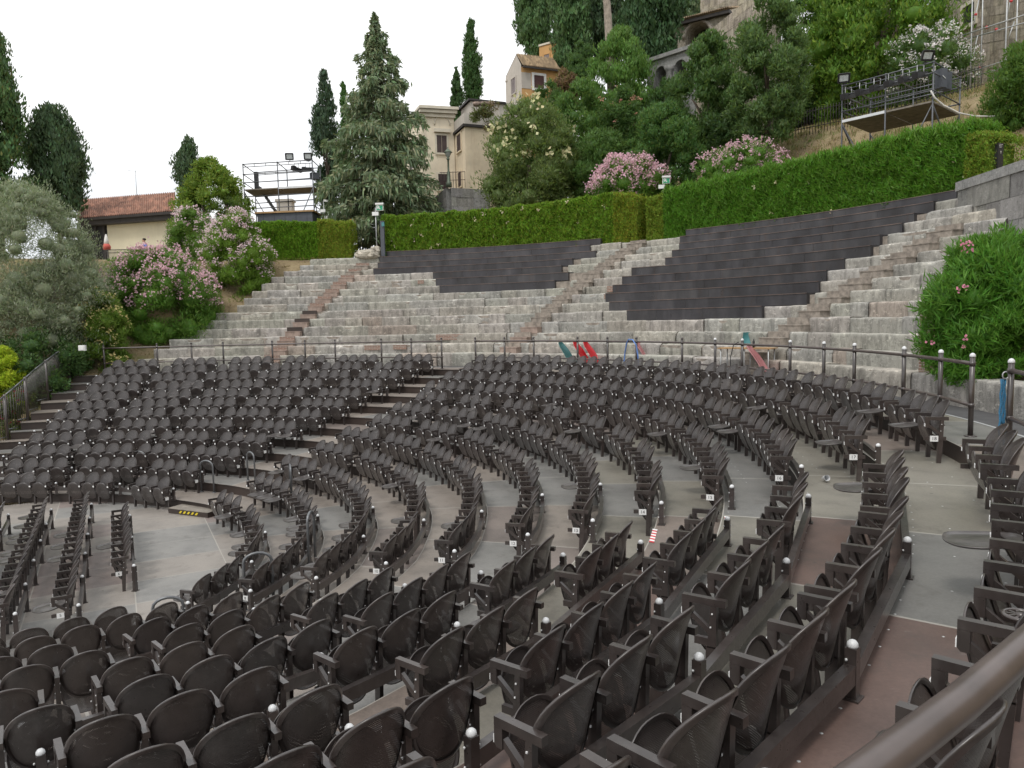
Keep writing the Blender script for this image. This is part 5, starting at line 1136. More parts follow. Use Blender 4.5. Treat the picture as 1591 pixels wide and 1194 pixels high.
# lodge with an arch, grey loggia, ruined walls on the hill
def arched_wall(b, p0, p1, z0, z1, openings, depth, mi=0, mi_in=1):
    """wall p0-p1 with round-headed openings (s0, s1, sill, spring) really cut through, reveals depth deep"""
    ln = math.hypot(p1[0] - p0[0], p1[1] - p0[1]); s = 0.0
    W = lambda s_, z_, o_=0.0: wpt(p0, p1, s_, z_, o_)
    for (a, c_, zs, zp) in openings:
        b.quad(W(s, z0), W(a, z0), W(a, z1), W(s, z1), mi); r_ = (c_ - a) / 2; m = (a + c_) / 2; n = 12
        if zs > z0: b.quad(W(a, z0), W(c_, z0), W(c_, zs), W(a, zs), mi)
        top = [(a, zp)] + [(m - r_ * math.cos(PI * i / n), zp + r_ * math.sin(PI * i / n)) for i in range(1, n)] + [(c_, zp)]
        for (sa, za), (sb, zb) in zip(top[:-1], top[1:]):
            b.quad(W(sa, za), W(sb, zb), W(sb, z1), W(sa, z1), mi); b.quad(W(sa, za), W(sa, za, -depth), W(sb, zb, -depth), W(sb, zb), mi)
        for sa in (a, c_): b.quad(W(sa, zs), W(sa, zs, -depth), W(sa, zp, -depth), W(sa, zp), mi)
        b.quad(W(a, zs), W(c_, zs), W(c_, zs, -depth), W(a, zs, -depth), mi); b.quad(W(a - .4, zs - .3, -depth), W(c_ + .4, zs - .3, -depth), W(c_ + .4, zp + r_ + .4, -depth), W(a - .4, zp + r_ + .4, -depth), mi_in); s = c_
    b.quad(W(s, z0), W(ln, z0), W(ln, z1), W(s, z1), mi)
D3 = 56; l0, l1 = XY(1040, 40, D3 + 1.5), XY(1136, 40, D3 - 1.0); r = thing("stone_lodge", "stone lodge with tiled roof and a wide brick edged arch on the hill", "building", (*l0, 18))
zt = zof(1085, 26, D3); s0, s1 = on_wall(l0, l1, 1065, 60)[0], on_wall(l0, l1, 1103, 60)[0]; zp = on_wall(l0, l1, 1084, 56)[1]; b = MB(); arched_wall(b, l0, l1, zt - 9, zt, [(s0, s1, zt - 8.5, zp)], 1.6); o = mk("wall", b, ["rubble", "dark"], r)
b = MB(); lnw = math.hypot(l1[0] - l0[0], l1[1] - l0[1]); m_, r_ = (s0 + s1) / 2, (s1 - s0) / 2 + .12; b.pipe([wpt(l0, l1, m_ + r_ * math.cos(a), zp + r_ * math.sin(a), .02) for a in np.linspace(0, PI, 17)], .14, 6); mk("arch_ring", b, "brick", r)
b = MB(); wbox(b, l0, l1, s0 - .02, s1 + .02, zp - 2.6, zp - .15, -1.3, -1.2); mk("tarpaulin", b, "canvas", r)
b = MB()
for i in range(30):
    a, c_, e = i / 30 * lnw, (i + .5) / 30 * lnw, (i + 1) / 30 * lnw
    for sa, sb, za, zb in ((a, c_, 0, .12), (c_, e, .12, 0)): b.quad(wpt(l0, l1, sa, zt + za, .55), wpt(l0, l1, sb, zt + zb, .55), wpt(l0, l1, sb, zt + .9 + zb, -2.2), wpt(l0, l1, sa, zt + .9 + za, -2.2), 0, [(sa, 0), (sb, 0), (sb, 3), (sa, 3)])
mk("roof", b, "old_roof", r); b = MB(); wbox(b, l0, l1, 0, lnw, zt - .28, zt - .05, -.2, .42); mk("eaves", b, "wood", r)
D4 = 46; k0, k1 = XY(1005, 115, D4 + 1.2), XY(1082, 115, D4 - 1.4); r = thing("loggia", "grey stone loggia with dark round arches above the rounded tree", "loggia", (*k0, 14)); zt = zof(1043, 88, D4); zb = zof(1040, 149, D4); O = []
for ua, uc in ((1018, 1035), (1047.5, 1066)): O.append((on_wall(k0, k1, ua, 115)[0], on_wall(k0, k1, uc, 115)[0], zof(1030, 138, D4), zof(1030, 110, D4)))
b = MB(); arched_wall(b, k0, k1, zb - 4, zt, O, 1.4); mk("wall", b, ["ashlar", "dark"], r); lnw = math.hypot(k1[0] - k0[0], k1[1] - k0[1]); b = MB(); wbox(b, k0, k1, -.1, lnw, zt, zt + .22, -1.5, .18); wbox(b, k0, k1, 0, lnw, zb + .1, zb + .3, -.1, .14); mk("cornice", b, "ashlar", r)
b = MB(); s = on_wall(k0, k1, 1041.5, 115)[0]; p = wpt(k0, k1, s, zof(1041, 140, D4), .1); b.lathe(p, [(.26, 0), (.22, .12), (.2, 1.0), (.24, 1.05), (.34, 1.3)], 12); mk("column", b, "ashlar", r)
m0, m1 = at(1092, -5, 64), at(1200, -5, 60); wall_between("ruined_wall", "ruined rubble wall of the castle at the top of the picture", "wall", m0, m1, 14, zof(1092, -2, 64), zof(1200, -70, 60), .8, "rubble"); r = bpy.data.objects["ruined_wall"]
b = MB(); s0, s1 = on_wall(m0, m1, 1117, 22)[0], on_wall(m0, m1, 1133, 22)[0]; zq = on_wall(m0, m1, 1125, 24)[1]; mm = (s0 + s1) / 2
b.add([wpt(m0, m1, mm + .45 * (s1 - s0) * math.cos(a), zq + .5 * math.sin(a), .46) for a in np.linspace(0, PI, 12)] + [wpt(m0, m1, mm + .45 * (s1 - s0) * math.cos(a), zq + .5 * math.sin(a), .2) for a in np.linspace(0, PI, 12)], [tuple(range(11, -1, -1))] + [(i, i + 1, 13 + i, 12 + i) for i in range(11)]); mk("opening", b, "dark", r)
n0, n1 = at(1076, 76, 51), at(1206, -14, 45); wall_between("rubble_ramp_wall", "slanting rubble wall climbing beside the lodge arch", "wall", n0, n1, 11, n0[2], n1[2] + .4, .9, "rubble")
q0, q1 = at(1478, 40, 47), at(1660, 40, 38); r = wall_between("hill_wall", "old rubble wall with a framed window behind the grey scaffold at the top right", "wall", q0, q1, 9, zof(1478, -60, 47), zof(1660, -90, 38), .8, "rubble")
e_ = np.array(q1[:2]) - np.array(q0[:2]); e_ /= np.hypot(*e_); nn = np.array([e_[1], -e_[0]]) * .43; window(r, tuple(q0[:2] + nn), tuple(q1[:2] + nn), 1497, 1515, 8, 38, "dark", "trim", .2)
# tiled house on the left with its terrace
D5 = 46; a0, a1 = XY(160, 370, D5 + 1.5), XY(268, 370, D5); lw = XY(120, 370, D5 + 2.0); r = thing("tiled_house", "low cream house with terracotta roof and dark porch behind the olive tree", "building", (*a0, 8)); zt = zof(215, 340, D5 + .7)
b = MB(); bk = lambda p: (p[0] - .4, p[1] + 8); p165 = tuple(np.array(a0) + (np.array(a1) - np.array(a0)) * .07); block(b, [p165, a1, bk(a1), bk(p165)], 6, zt); mk("wall", b, "cream2", r)
b = MB(); block(b, [lw, p165, bk(p165), bk(lw)], 7.4, zt - .02, [0, 0, 0, 0]); mk("porch", b, "dark", r); b = MB()
for u in (150.5, 163.5): s = on_wall(lw, p165, u, 370)[0]; wbox(b, lw, p165, s - .07, s + .07, 7.4, zt, .0, .10)
s = on_wall(lw, p165, 140, 378)[0]; wbox(b, lw, p165, 0, math.hypot(p165[0] - lw[0], p165[1] - lw[1]), zof(150, 379, D5), zof(150, 376.5, D5), .02, .12); mk("porch_frame", b, "wood", r)
v0, v1 = XY(118, 330, D5 + 1.2), XY(273, 330, D5 - .9); r0_, r1_ = XY(122, 300, D5 + 6.5), XY(273, 312, D5 + 4.5); ze0, ze1 = zof(140, 329.5, D5 + .9), zof(270, 338.5, D5 - .9); lnw = math.hypot(v1[0] - v0[0], v1[1] - v0[1]); zeV0 = ze0 + .0; zr0, zr1 = zof(128, 297, D5 + 6.5), zof(268, 314.5, D5 + 4.5); ze = (ze0 + ze1) / 2; zr_ = (zr0 + zr1) / 2
b = MB(); nt_ = 46
for i in range(nt_):
    f = lambda t: (np.array([*v0, ze]) + (np.array([*v1, ze]) - np.array([*v0, ze])) * t); g_ = lambda t: (np.array([*r0_, zr_]) + (np.array([*r1_, zr_]) - np.array([*r0_, zr_])) * t); a, c_, e = i / nt_, (i + .5) / nt_, (i + 1) / nt_; up = np.array([0, 0, .10])
    b.quad(tuple(f(a)), tuple(f(c_) + up), tuple(g_(c_) + up), tuple(g_(a)), 0, [(a * lnw, 0), (c_ * lnw, 0), (c_ * lnw, 5), (a * lnw, 5)]); b.quad(tuple(f(c_) + up), tuple(f(e)), tuple(g_(e)), tuple(g_(c_) + up), 0, [(c_ * lnw, 0), (e * lnw, 0), (e * lnw, 5), (c_ * lnw, 5)])
b.quad((*v0, ze - .05), (*v1, ze - .05), (*r1_, zr_ - .08), (*r0_, zr_ - .08)); mk("roof", b, "roof", r); b = MB(); wbox(b, v0, v1, 0, lnw, ze - .42, ze - .12, -.6, -.1); wbox(b, v0, v1, 0, lnw, ze - .14, ze + .01, -.06, .05); mk("eaves", b, "wood", r)
an = at(213, 309, D5 + 5); rr = thing("antenna", "thin television antenna mast on the tiled roof", "antenna", (an[0], an[1], zr_)); b = MB(); zt_ = zof(213, 265, D5 + 5); b.tube((an[0], an[1], zr_ - .3), (an[0], an[1], zt_), .018, 5); b.tube((an[0] - .5, an[1], zt_), (an[0] + .05, an[1], zt_ - .05), .012, 4); mk("mast", b, "galv", rr)
zt5 = zof(230, 419, 43.5); b = MB(); b.box((a0[0] + .5, a0[1] - 3.2, zt5 - 1.0), (14, 6.2, 2.0)); tag(mk("terrace", b, "cream2"), "paved terrace in front of the tiled house", "terrace", kind="structure")
f0, f1 = at(160, 388, 43.2), at(275, 388, 43.2); rr = thing("terrace_railing", "iron bar railing on the terrace in front of the tiled house", "railing", (f0[0], f0[1], zt5)); b = MB(); zr2 = zof(220, 387.5, 43.2)
for i in range(60): x = f0[0] + (f1[0] - f0[0]) * i / 59; b.tube((x, f0[1], zt5), (x, f0[1], zr2), .012, 4)
mk("bars", b, "wood", rr); b = MB()
for z in (zr2, zr2 - .17, zt5 + .08): b.tube((f0[0], f0[1], z), (f1[0], f1[1], z), .02, 6)
mk("handrail", b, "wood", rr)
pm = at(167, 400, 43.8); rr = thing("parasol", "closed red and white parasol beside the porch of the tiled house", "parasol", (pm[0], pm[1], zt5)); b = MB(); zt_ = zof(167, 364, 43.8); zb_ = zof(167, 388, 43.8); b.tube((pm[0], pm[1], zt5), (pm[0], pm[1], zt_), .025, 6); mk("pole", b, "galv", rr)
b = MB(); h_ = zt_ - zb_; b.lathe((pm[0], pm[1], zb_), [(.20, 0), (.22, h_ * .2), (.15, h_ * .36)], 9, 1); b.lathe((pm[0], pm[1], zb_), [(.15, h_ * .36), (.12, h_ * .6), (.05, h_ * .95), (.01, h_)], 9, 0); mk("canopy", b, ["canvas", "red_canvas"], rr)
rub0, rub1 = at(60, 420, 33), at(172, 415, 37); wall_between("garden_wall", "low rubble garden wall half hidden behind the olive tree", "wall", rub0, rub1, 4.5, zof(60, 420, 33), zof(170, 414, 37), .5, "rubble")
# ------------------------------------------------------------------ person in the blue polo on the terrace
def skin_body(name, verts, edges, radii, mat, parent, root=0, sub=2):
    me = bpy.data.meshes.new(name); me.from_pydata(verts, edges, []); o = bpy.data.objects.new(name, me); place(o, parent)
    sk = o.modifiers.new("Skin", "SKIN"); ss = o.modifiers.new("Sub", "SUBSURF"); ss.levels = sub; ss.render_levels = sub
    for v, r_ in zip(me.skin_vertices[0].data, radii): v.radius = r_ if isinstance(r_, tuple) else (r_, r_)
    me.skin_vertices[0].data[root].use_root = True; me.materials.append(MAT[mat])
    dg = bpy.context.evaluated_depsgraph_get(); m2 = bpy.data.meshes.new_from_object(o.evaluated_get(dg)); o.modifiers.clear(); o.data = m2
    for p in m2.polygons: p.use_smooth = True
    return o
pp_ = at(225.5, 392, 43.8); r = thing("person", "man in a blue polo shirt leaning behind the terrace railing", "person", (pp_[0], pp_[1], zt5), rz=-.9)
J = [(0, 0, .95), (0, 0, 1.12), (0, -.01, 1.30), (0, 0, 1.46), (0, -.02, 1.56), (0, -.03, 1.66), (0, -.03, 1.74), (.20, 0, 1.42), (.27, .06, 1.14), (.17, -.10, .98), (-.20, 0, 1.42), (-.28, .05, 1.14), (-.20, -.12, .96), (.10, 0, .90), (.11, -.02, .50), (.11, .02, .08), (.12, -.13, .03), (-.10, 0, .90), (-.11, .0, .50), (-.12, .03, .08), (-.13, -.12, .03), (0, -.135, 1.655)]
E_ = [(0, 1), (1, 2), (2, 3), (3, 4), (4, 5), (5, 6), (3, 7), (7, 8), (8, 9), (3, 10), (10, 11), (11, 12), (0, 13), (13, 14), (14, 15), (15, 16), (0, 17), (17, 18), (18, 19), (19, 20), (5, 21)]
skin_body("body", J, E_, [(.15, .11), (.15, .11), (.17, .115), (.12, .09), .055, (.085, .10), (.075, .09), .055, .042, .038, .055, .042, .038, .085, .058, .042, .036, .085, .058, .042, .036, .018], "skin", r)
skin_body("polo_shirt", J[:4] + [J[7], (.25, .04, 1.22), J[10], (-.25, .035, 1.22)], [(0, 1), (1, 2), (2, 3), (3, 4), (4, 5), (3, 6), (6, 7)], [(.165, .125), (.17, .13), (.185, .13), (.115, .085), .075, .07, .075, .07], "shirt", r)
skin_body("trousers", [J[0], J[13], J[14], (.11, .02, .12), J[17], J[18], (-.12, .03, .12)], [(0, 1), (1, 2), (2, 3), (0, 4), (4, 5), (5, 6)], [(.17, .125), .105, .078, .066, .105, .078, .066], "trouser", r)
b = MB(); b.ellipsoid((0, -.005, 1.735), (.088, .105, .075), 12); mk("hair", b, "hair", r, org=(0, 0, 0))
# hands: palm, four fingers and a thumb each
for sx, w in ((1, J[9]), (-1, J[12])):
    v = [w, (w[0], w[1] - .05, w[2] - .035)]; e = [(0, 1)]; rad = [.028, .030]
    for i in range(4):
        x = (i - 1.5) * .021; n0 = len(v); v += [(w[0] + x, w[1] - .085, w[2] - .05), (w[0] + x, w[1] - .11 - .006 * (1.5 - abs(i - 1.5)), w[2] - .075), (w[0] + x, w[1] - .112, w[2] - .10)]; e += [(1, n0), (n0, n0 + 1), (n0 + 1, n0 + 2)]; rad += [.010, .009, .008]
    n0 = len(v); v += [(w[0] - sx * .04, w[1] - .05, w[2] - .02), (w[0] - sx * .055, w[1] - .085, w[2] - .03)]; e += [(0, n0), (n0, n0 + 1)]; rad += [.012, .009]
    skin_body("hand", v, e, rad, "skin", r, 1, 1)

# ------------------------------------------------------------------ scaffold towers with stage lights
def couplers(b, pts, r_=.045):
    for p in pts: b.ellipsoid(p, (r_, r_, r_), 6)
def floodlight(label, p, yaw, pitch, w=.62, h=.46):
    r = thing("floodlight", label, "floodlight", tuple(p), "floodlights on the scaffold towers"); Mx = Matrix.Rotation(yaw, 3, "Z") @ Matrix.Rotation(pitch, 3, "X"); P = Vector(p)
    def put(q): return tuple(P + Mx @ Vector(q))
    b = MB(); y = .10; b.add([put(q) for q in ((-w / 2, -y, -h / 2), (w / 2, -y, -h / 2), (w / 2, -y, h / 2), (-w / 2, -y, h / 2), (-w * .34, y, -h * .34), (w * .34, y, -h * .34), (w * .34, y, h * .34), (-w * .34, y, h * .34))], [(0, 1, 5, 4), (1, 2, 6, 5), (2, 3, 7, 6), (3, 0, 4, 7), (4, 5, 6, 7)])
    for a, c_ in (((0, -h / 2), (w, .05)), ((0, h / 2), (w, .05))): b.box(put((a[0], -y - .01, a[1])), (c_[0], .05, c_[1]), Mx)
    for s_ in (-1, 1): b.box(put((s_ * w / 2, -y - .01, 0)), (.05, .052, h), Mx)
    mk("housing", b, "black", r); b = MB(); b.box(put((0, -y - .004, 0)), (w - .09, .012, h - .09), Mx); mk("glass", b, "lens", r)
    b = MB(); b.tube(put((0, .08, 0)), (p[0], p[1], p[2] - h * .9), .02, 6); b.box((p[0], p[1], p[2] - h * .8), (w * .55, .03, .03), Matrix.Rotation(yaw, 3, "Z")); mk("bracket", b, "black", r)
def spotlight(label, p, d, ln=.62, s_=.25):
    r = thing("spotlight", label, "spotlight", tuple(p), "black box spotlights on the scaffold towers"); p = np.array(p); d = np.array(d, float); d /= np.linalg.norm(d); b = MB()
    b.bar(tuple(p - d * ln * .5), tuple(p + d * ln * .18), s_ * .8, s_ * .8); b.bar(tuple(p + d * ln * .18), tuple(p + d * ln * .5), s_, s_); mk("housing", b, "black", r)
    b = MB(); b.bar(tuple(p + d * ln * .5), tuple(p + d * (ln * .5 + .012)), s_ * .7, s_ * .7); mk("lens", b, "dark", r)
    b = MB(); b.pipe([tuple(p + np.array([-.12, 0, 0])), tuple(p + np.array([-.12, 0, .34])), tuple(p + np.array([.12, 0, .34])), tuple(p + np.array([.12, 0, 0]))], .016, 5); mk("yoke", b, "galv", r)
def scaffold(label, FL, FR, BL, BR, base, levels, deck_z, nb, white_bay, mat="steel"):
    """tube scaffold over a quadrilateral footprint; nb bays along the front"""
    FL, FR, BL, BR = (np.array(q[:2]) for q in (FL, FR, BL, BR)); r = thing("scaffold_tower", label, "scaffold", (*FL, base[0])); pos = lambda A, B, i: A + (B - A) * i / nb
    up = MB(); zt = levels[-1]
    for A, B, zb in ((FL, FR, base[0]), (BL, BR, base[1])):
        for i in range(nb + 1):
            p = pos(A, B, i); up.tube((*p, zb), (*p, zt if (A is FL) or True else zt), .032, 6)
            couplers(up, [(*p, z) for z in levels])
    mk("upright", up, mat, r); lg = MB()
    for z in levels:
        for A, B in ((FL, FR), (BL, BR), (FL, BL), (FR, BR)): lg.tube((*A, z), (*B, z), .027, 6)
    for A, B in ((FL, FR), (BL, BR)):
        z = levels[-1]; lg.tube((*A, z - .16), (*B, z - .16), .02, 6)
        for i in range(nb * 3 + 1): p = A + (B - A) * i / (nb * 3); lg.tube((*p, z - .16), (*p, z), .016, 5)
    mid = pos(FL, FR, nb / 2), pos(BL, BR, nb / 2); lg.tube((*mid[0], levels[-1]), (*mid[1], levels[-1]), .027, 6); mk("ledger", lg, mat, r); br = MB()
    for i in range(nb):
        a, c_ = pos(FL, FR, i), pos(FL, FR, i + 1); z0, z1 = base[0] + .2, deck_z - .05
        br.tube((*a, z1 if i % 2 == 0 else z0), (*c_, z0 if i % 2 == 0 else z1), .027, 6); a, c_ = pos(BL, BR, i), pos(BL, BR, i + 1); br.tube((*a, z0 + .4 if i % 2 else z1), (*c_, z1 if i % 2 else z0 + .4), .027, 6)
    for A, B in ((FL, BL), (FR, BR)): br.tube((*A, deck_z - .1), (*B, base[1] + .5), .027, 6)
    mk("brace", br, mat, r); dk_ = MB(); ed = MB()
    for i in range(nb):
        q = [pos(FL, FR, i + .01), pos(FL, FR, i + .99), pos(BL, BR, i + .99), pos(BL, BR, i + .01)]
        for k in range(4):
            l = lambda A, B, t: A + (B - A) * t; s = [l(q[0], q[3], k / 4 + .004), l(q[1], q[2], k / 4 + .004), l(q[1], q[2], (k + 1) / 4 - .004), l(q[0], q[3], (k + 1) / 4 - .004)]
            dk_.add([(*p, deck_z) for p in s] + [(*p, deck_z + .06) for p in s], [(3, 2, 1, 0), (4, 5, 6, 7), (0, 1, 5, 4), (1, 2, 6, 5), (2, 3, 7, 6), (3, 0, 4, 7)])
        if i in white_bay: ed.bar((*(q[0]), deck_z + .03), (*(q[1]), deck_z + .03), .05, .10)
    mk("platform", dk_, "deckboard", r); mk("platform_edge", ed, "alu", r); return r
DA, DB = 43.0, 45.4
FL, FR, BL, BR = at(379.5, 300, DA + .4), at(487, 300, DA - .3), at(396.5, 300, DB + .4), at(499, 300, DB - .6); zz = lambda v: zof(436, v, DA)
scaffold("dark scaffold tower with stage lights behind the left hedge", FL, FR, BL, BR, (8.0, 8.0), [zz(322), zz(303), zz(281), zz(268), zz(252)], zz(293), 2, (1,))
floodlight("floodlight on a small mast, left one over the left scaffold tower", at(450, 243.5, DA + .5), .12, .25, .42, .34); floodlight("floodlight on a small mast, right one over the left scaffold tower", at(479, 243, DA + .3), .02, .25, .42, .34)
spotlight("black spotlight, left one of two hanging on the left scaffold tower", at(461, 263.5, DA + .2), (-.85, -1.0, .25), .62, .24); spotlight("black spotlight, right one of two hanging on the left scaffold tower", at(478, 263.5, DA + .2), (-.95, -.5, -.05), .62, .24)
p = at(398.5, 281, DB - .2); r = thing("loudspeaker", "slim grey loudspeaker column standing on the left scaffold tower", "loudspeaker", (p[0], p[1], zz(292))); b = MB(); zt_ = zof(398.5, 269, DB - .2)
for i in range(4): hh = (zt_ - zz(292)) / 4; b.box((p[0], p[1], zz(292) + .06 + hh * (i + .5)), (.22, .2, hh * .95))
mk("cabinet", b, "black", r)
p = at(489, 274, DA + .5); r = thing("loudspeaker", "square dark loudspeaker on the right corner of the left scaffold tower", "loudspeaker", tuple(p)); b = MB(); b.box(tuple(p), (.42, .35, .36), .5); b.box((p[0] - .06, p[1] - .19, p[2]), (.34, .02, .28), .5); mk("cabinet", b, "slate", r)
# dark boarded hut behind the hedge, chimney, stair
h0_, h1_ = at(400, 340, 42), at(485.5, 340, 41.6); r = thing("boarded_hut", "low slate grey boarded hut under the left scaffold tower", "hut", (h0_[0], h0_[1], 8)); zt_ = zof(440, 331, 41.8); b = MB(); block(b, [tuple(h0_[:2]), tuple(h1_[:2]), (h1_[0], h1_[1] + 2), (h0_[0], h0_[1] + 2)], 7.8, zt_)
for i in range(5): s = (h1_[0] - h0_[0]) * (i + .5) / 5; wbox(b, h0_[:2], h1_[:2], s, s + .03, 7.8, zt_, 0, .02)
mk("wall", b, "slate", r); b = MB(); block(b, [(h0_[0] - .1, h0_[1] - .1), (h1_[0] + .1, h1_[1] - .1), (h1_[0] + .1, h1_[1] + 2.1), (h0_[0] - .1, h0_[1] + 2.1)], zt_, zt_ + .09); mk("roof_board", b, "plank", r)
p = at(444, 324, 52); r = thing("chimney", "squat stone chimney seen through the left scaffold tower", "chimney", (p[0], p[1], 8)); b = MB(); b.box((p[0], p[1], (8 + p[2]) / 2 + .2), (1.0, .8, p[2] - 8 + .4)); b.box((p[0], p[1], p[2] + .48), (1.15, .95, .16)); mk("stack", b, "grey_plaster", r)
b = MB(); a, c_ = at(401, 290, DB), at(427, 329, DA + 1.0); e = np.array([.0, .45, 0])
for o_ in (np.zeros(3), e): b.bar(tuple(a + o_), tuple(c_ + o_), .03, .10)
for i in range(9): q = a + (c_ - a) * i / 8; b.box((q[0], q[1] + .22, q[2]), (.16, .45, .025))
r = thing("access_ladder", "metal stair ladder inside the left scaffold tower", "ladder", tuple(c_)); mk("ladder", b, "steel", r)
# right tower on the slope
FL, FR, BL, BR = at(1308, 200, 30), at(1449, 172, 27.4), at(1352, 200, 31.9), at(1491, 160, 29.3); zd = zof(1308, 190.5, 30); k_ = lambda v: zof(1308, v, 30)
scaffold("dark lighting scaffold on the dry slope above the oleander hedge", FL, FR, BL, BR, (8.6, 9.4), [k_(233), k_(174), k_(149), k_(134)], zd, 2, (0,))
for lab, u, v, D, yaw in (("left", 1311, 121, 30, -.35), ("right", 1439, 86, 27.6, .1)): floodlight(f"large floodlight on the {lab} corner of the lighting scaffold on the slope", at(u, v, D), yaw, .45, .40, .32)
for i in range(6):
    f = i / 5; u, v, D = 1318 + 112 * f, 150 - 33 * f, 29.9 - 2.3 * f
    spotlight(f"black spotlight, {ordn(i + 1)} from the left in the row under the right scaffold rail", at(u, v, D), (-.95, -.55, -.22), .66, .23)
p = at(1462, 123, 27.9); r = thing("loudspeaker", "slate blue loudspeaker panel on the right end of the lighting scaffold", "loudspeaker", tuple(p)); b = MB(); b.box(tuple(p), (.26, .30, .66), .3); b.box((p[0] + .32, p[1] + .25, p[2] - .02), (.26, .30, .6), .3); b.box((p[0] + .02, p[1] - .16, p[2] + .02), (.16, .015, .03), Matrix.Rotation(.3, 3, "Z") @ Matrix.Rotation(.6, 3, "Y"), 1); mk("cabinet", b, ["slate", "alu"], r)
b = MB(); P = [at(u_, v_, 27.3) for u_, v_ in ((1446, 141), (1452, 152), (1466, 164), (1490, 176), (1515, 181), (1540, 181.5), (1565, 179), (1610, 170))]; b.pipe([tuple(p) for p in P], .03, 7); o = mk("white_cable", b, "canvas"); tag(o, "thick white cable sagging from the lighting scaffold to the right", "cable")
# grey scaffold against the old wall, top right
r = thing("grey_scaffold", "light grey tube scaffold against the old wall at the top right", "scaffold", tuple(at(1507, 130, 37))); b = MB(); br = MB()
for u, D in ((1506.5, 37), (1522.5, 38.5), (1560, 34.5), (1576, 36)):
    p, q = at(u, 150, D), at(u, -60, D); b.tube((p[0], p[1], p[2] - 1), (p[0], p[1], q[2]), .034, 6)
mk("upright", b, "galv", r); b = MB()
for v in (52, 113, -12):
    for (u0, D0, v0), (u1, D1_, v1) in (((1478, 38.5, v + 9), (1600, 32.5, v - 31)), ((1484, 40, v + 14), (1606, 33.6, v - 20))):
        p, q = at(u0, v0, D0), at(u1, v1, D1_); b.tube(tuple(p), (q[0], q[1], q[2]), .03, 6)
mk("ledger", b, "galv", r); b = MB()
for (u0, v0), (u1, v1) in (((1507, 108), (1519, 56)), ((1510, 50), (1522, -5)), ((1564, 30), (1574, -20)), ((1566, 62), (1576, 34))): p, q = at(u0, v0, 37.6), at(u1, v1, 37.6); b.tube(tuple(p), tuple(q), .03, 6)
mk("brace", b, "galv", r); b = MB()
for u, v, D in ((1516, 23, 37.6), (1533, 43, 36.4), (1548, 46, 36.4), (1522, 106, 38.4), (1571, 2, 36)): p = at(u, v, D); b.ellipsoid(tuple(p), (.07, .07, .07), 8)
mk("coupler", b, "red", r)
# iron fence across the slope
r = thing("iron_fence", "dark iron picket fence across the dry slope behind the lighting scaffold", "fence", tuple(ghit(1240, 208))); b = MB(); rl = MB(); prev = None; path = []
for u, v in ((1085, 232), (1135, 226), (1180, 222), (1236, 212), (1290, 203), (1340, 192), (1400, 178), (1460, 160), (1530, 140)): path.append(ghit(u, v, 28))
for A, B in zip(path[:-1], path[1:]):
    n = max(2, int(np.linalg.norm((B - A)[:2]) / .14))
    for i in range(n): p = A + (B - A) * i / n; z = gz(p); b.tube((p[0], p[1], z - .1), (p[0], p[1], z + 1.15), .016, 4)
    for z in (.25, 1.0): rl.tube((A[0], A[1], gz(A) + z), (B[0], B[1], gz(B) + z), .02, 5)
mk("pickets", b, "wood", r); mk("rails", rl, "wood", r)

# ------------------------------------------------------------------ signs, posts and small things
def exit_pole(label, u, vb, vt, D, zb, su, sv, sw, sh):
    p = at(u, vb, D); r = thing("sign_pole", label, "sign", (p[0], p[1], zb)); zt_ = zof(u, vt, D); b = MB(); b.tube((p[0], p[1], zb), (p[0], p[1], zt_), .028, 8); mk("pole", b, "galv", r)
    c_ = at(su, sv, D - .05); b = MB(); w, h = sw * D / F_PX, sh * D / F_PX; b.box((c_[0], c_[1], c_[2]), (w, .09, h), -.1); b.box((c_[0], c_[1] - .03, c_[2] + h * .62), (w * 1.15, .16, h * .28), -.1); o = mk("exit_sign", b, "white", r)
    b = MB(); b.box((c_[0], c_[1] - .05, c_[2] - h * .03), (w * .86, .012, h * .78), -.1); mk("sign_face", b, "green_sign", o); b = MB()
    for dx, dz, a, ln, tk in ((-.02, .07, .5, .16, .05), (-.02, -.02, -.6, .15, .05), (.05, -.05, .8, .12, .045), (-.09, .02, 1.2, .10, .04)): b.box((c_[0] + dx * w * 2.2 - w * .12, c_[1] - .06, c_[2] + dz * h * 3), (ln * h * 2.6, .006, tk * h * 3), Matrix.Rotation(-.1, 3, "Z") @ Matrix.Rotation(a, 3, "Y"))
    b.box((c_[0] + w * .24, c_[1] - .06, c_[2]), (w * .22, .006, h * .14), -.1); b.box((c_[0] + w * .36, c_[1] - .06, c_[2]), (h * .3, .006, h * .3), Matrix.Rotation(PI / 4, 3, "Y")); mk("pictogram", b, "white", o)
    c2 = at(su - sw * .62, sv + sh * 1.05, D - .05); b = MB(); b.box((c2[0], c2[1], c2[2]), (w * .9, .05, h * .62), -.1); mk("name_plate", b, "white", r)
exit_pole("grey pole with green exit sign beside the left end of the long hedge", 586, 398, 323, 38.6, 7.95, 590, 323, 11, 9); exit_pole("grey pole with green exit sign in the gap between the two hedges", 1031, 330, 277, 34.2, 8.0, 1035, 281, 11, 9)
p = at(595.5, 392, 38.3); r = thing("dark_post", "dark slab shaped post at the left end of the long hedge", "post", (p[0], p[1], 8)); b = MB(); zt_ = zof(596, 345, 38.3); b.box((p[0], p[1], (8 + zt_) / 2), (.20, .12, zt_ - 8), -.2); b.box((p[0], p[1], zt_ + .02), (.22, .14, .04), -.2); mk("slab", b, "slate", r); c_ = at(595, 349, 38.2); b = MB(); b.box((c_[0], c_[1] - .03, c_[2]), (.14, .02, .2), -.2); mk("notice", b, "aqua_shell", r)
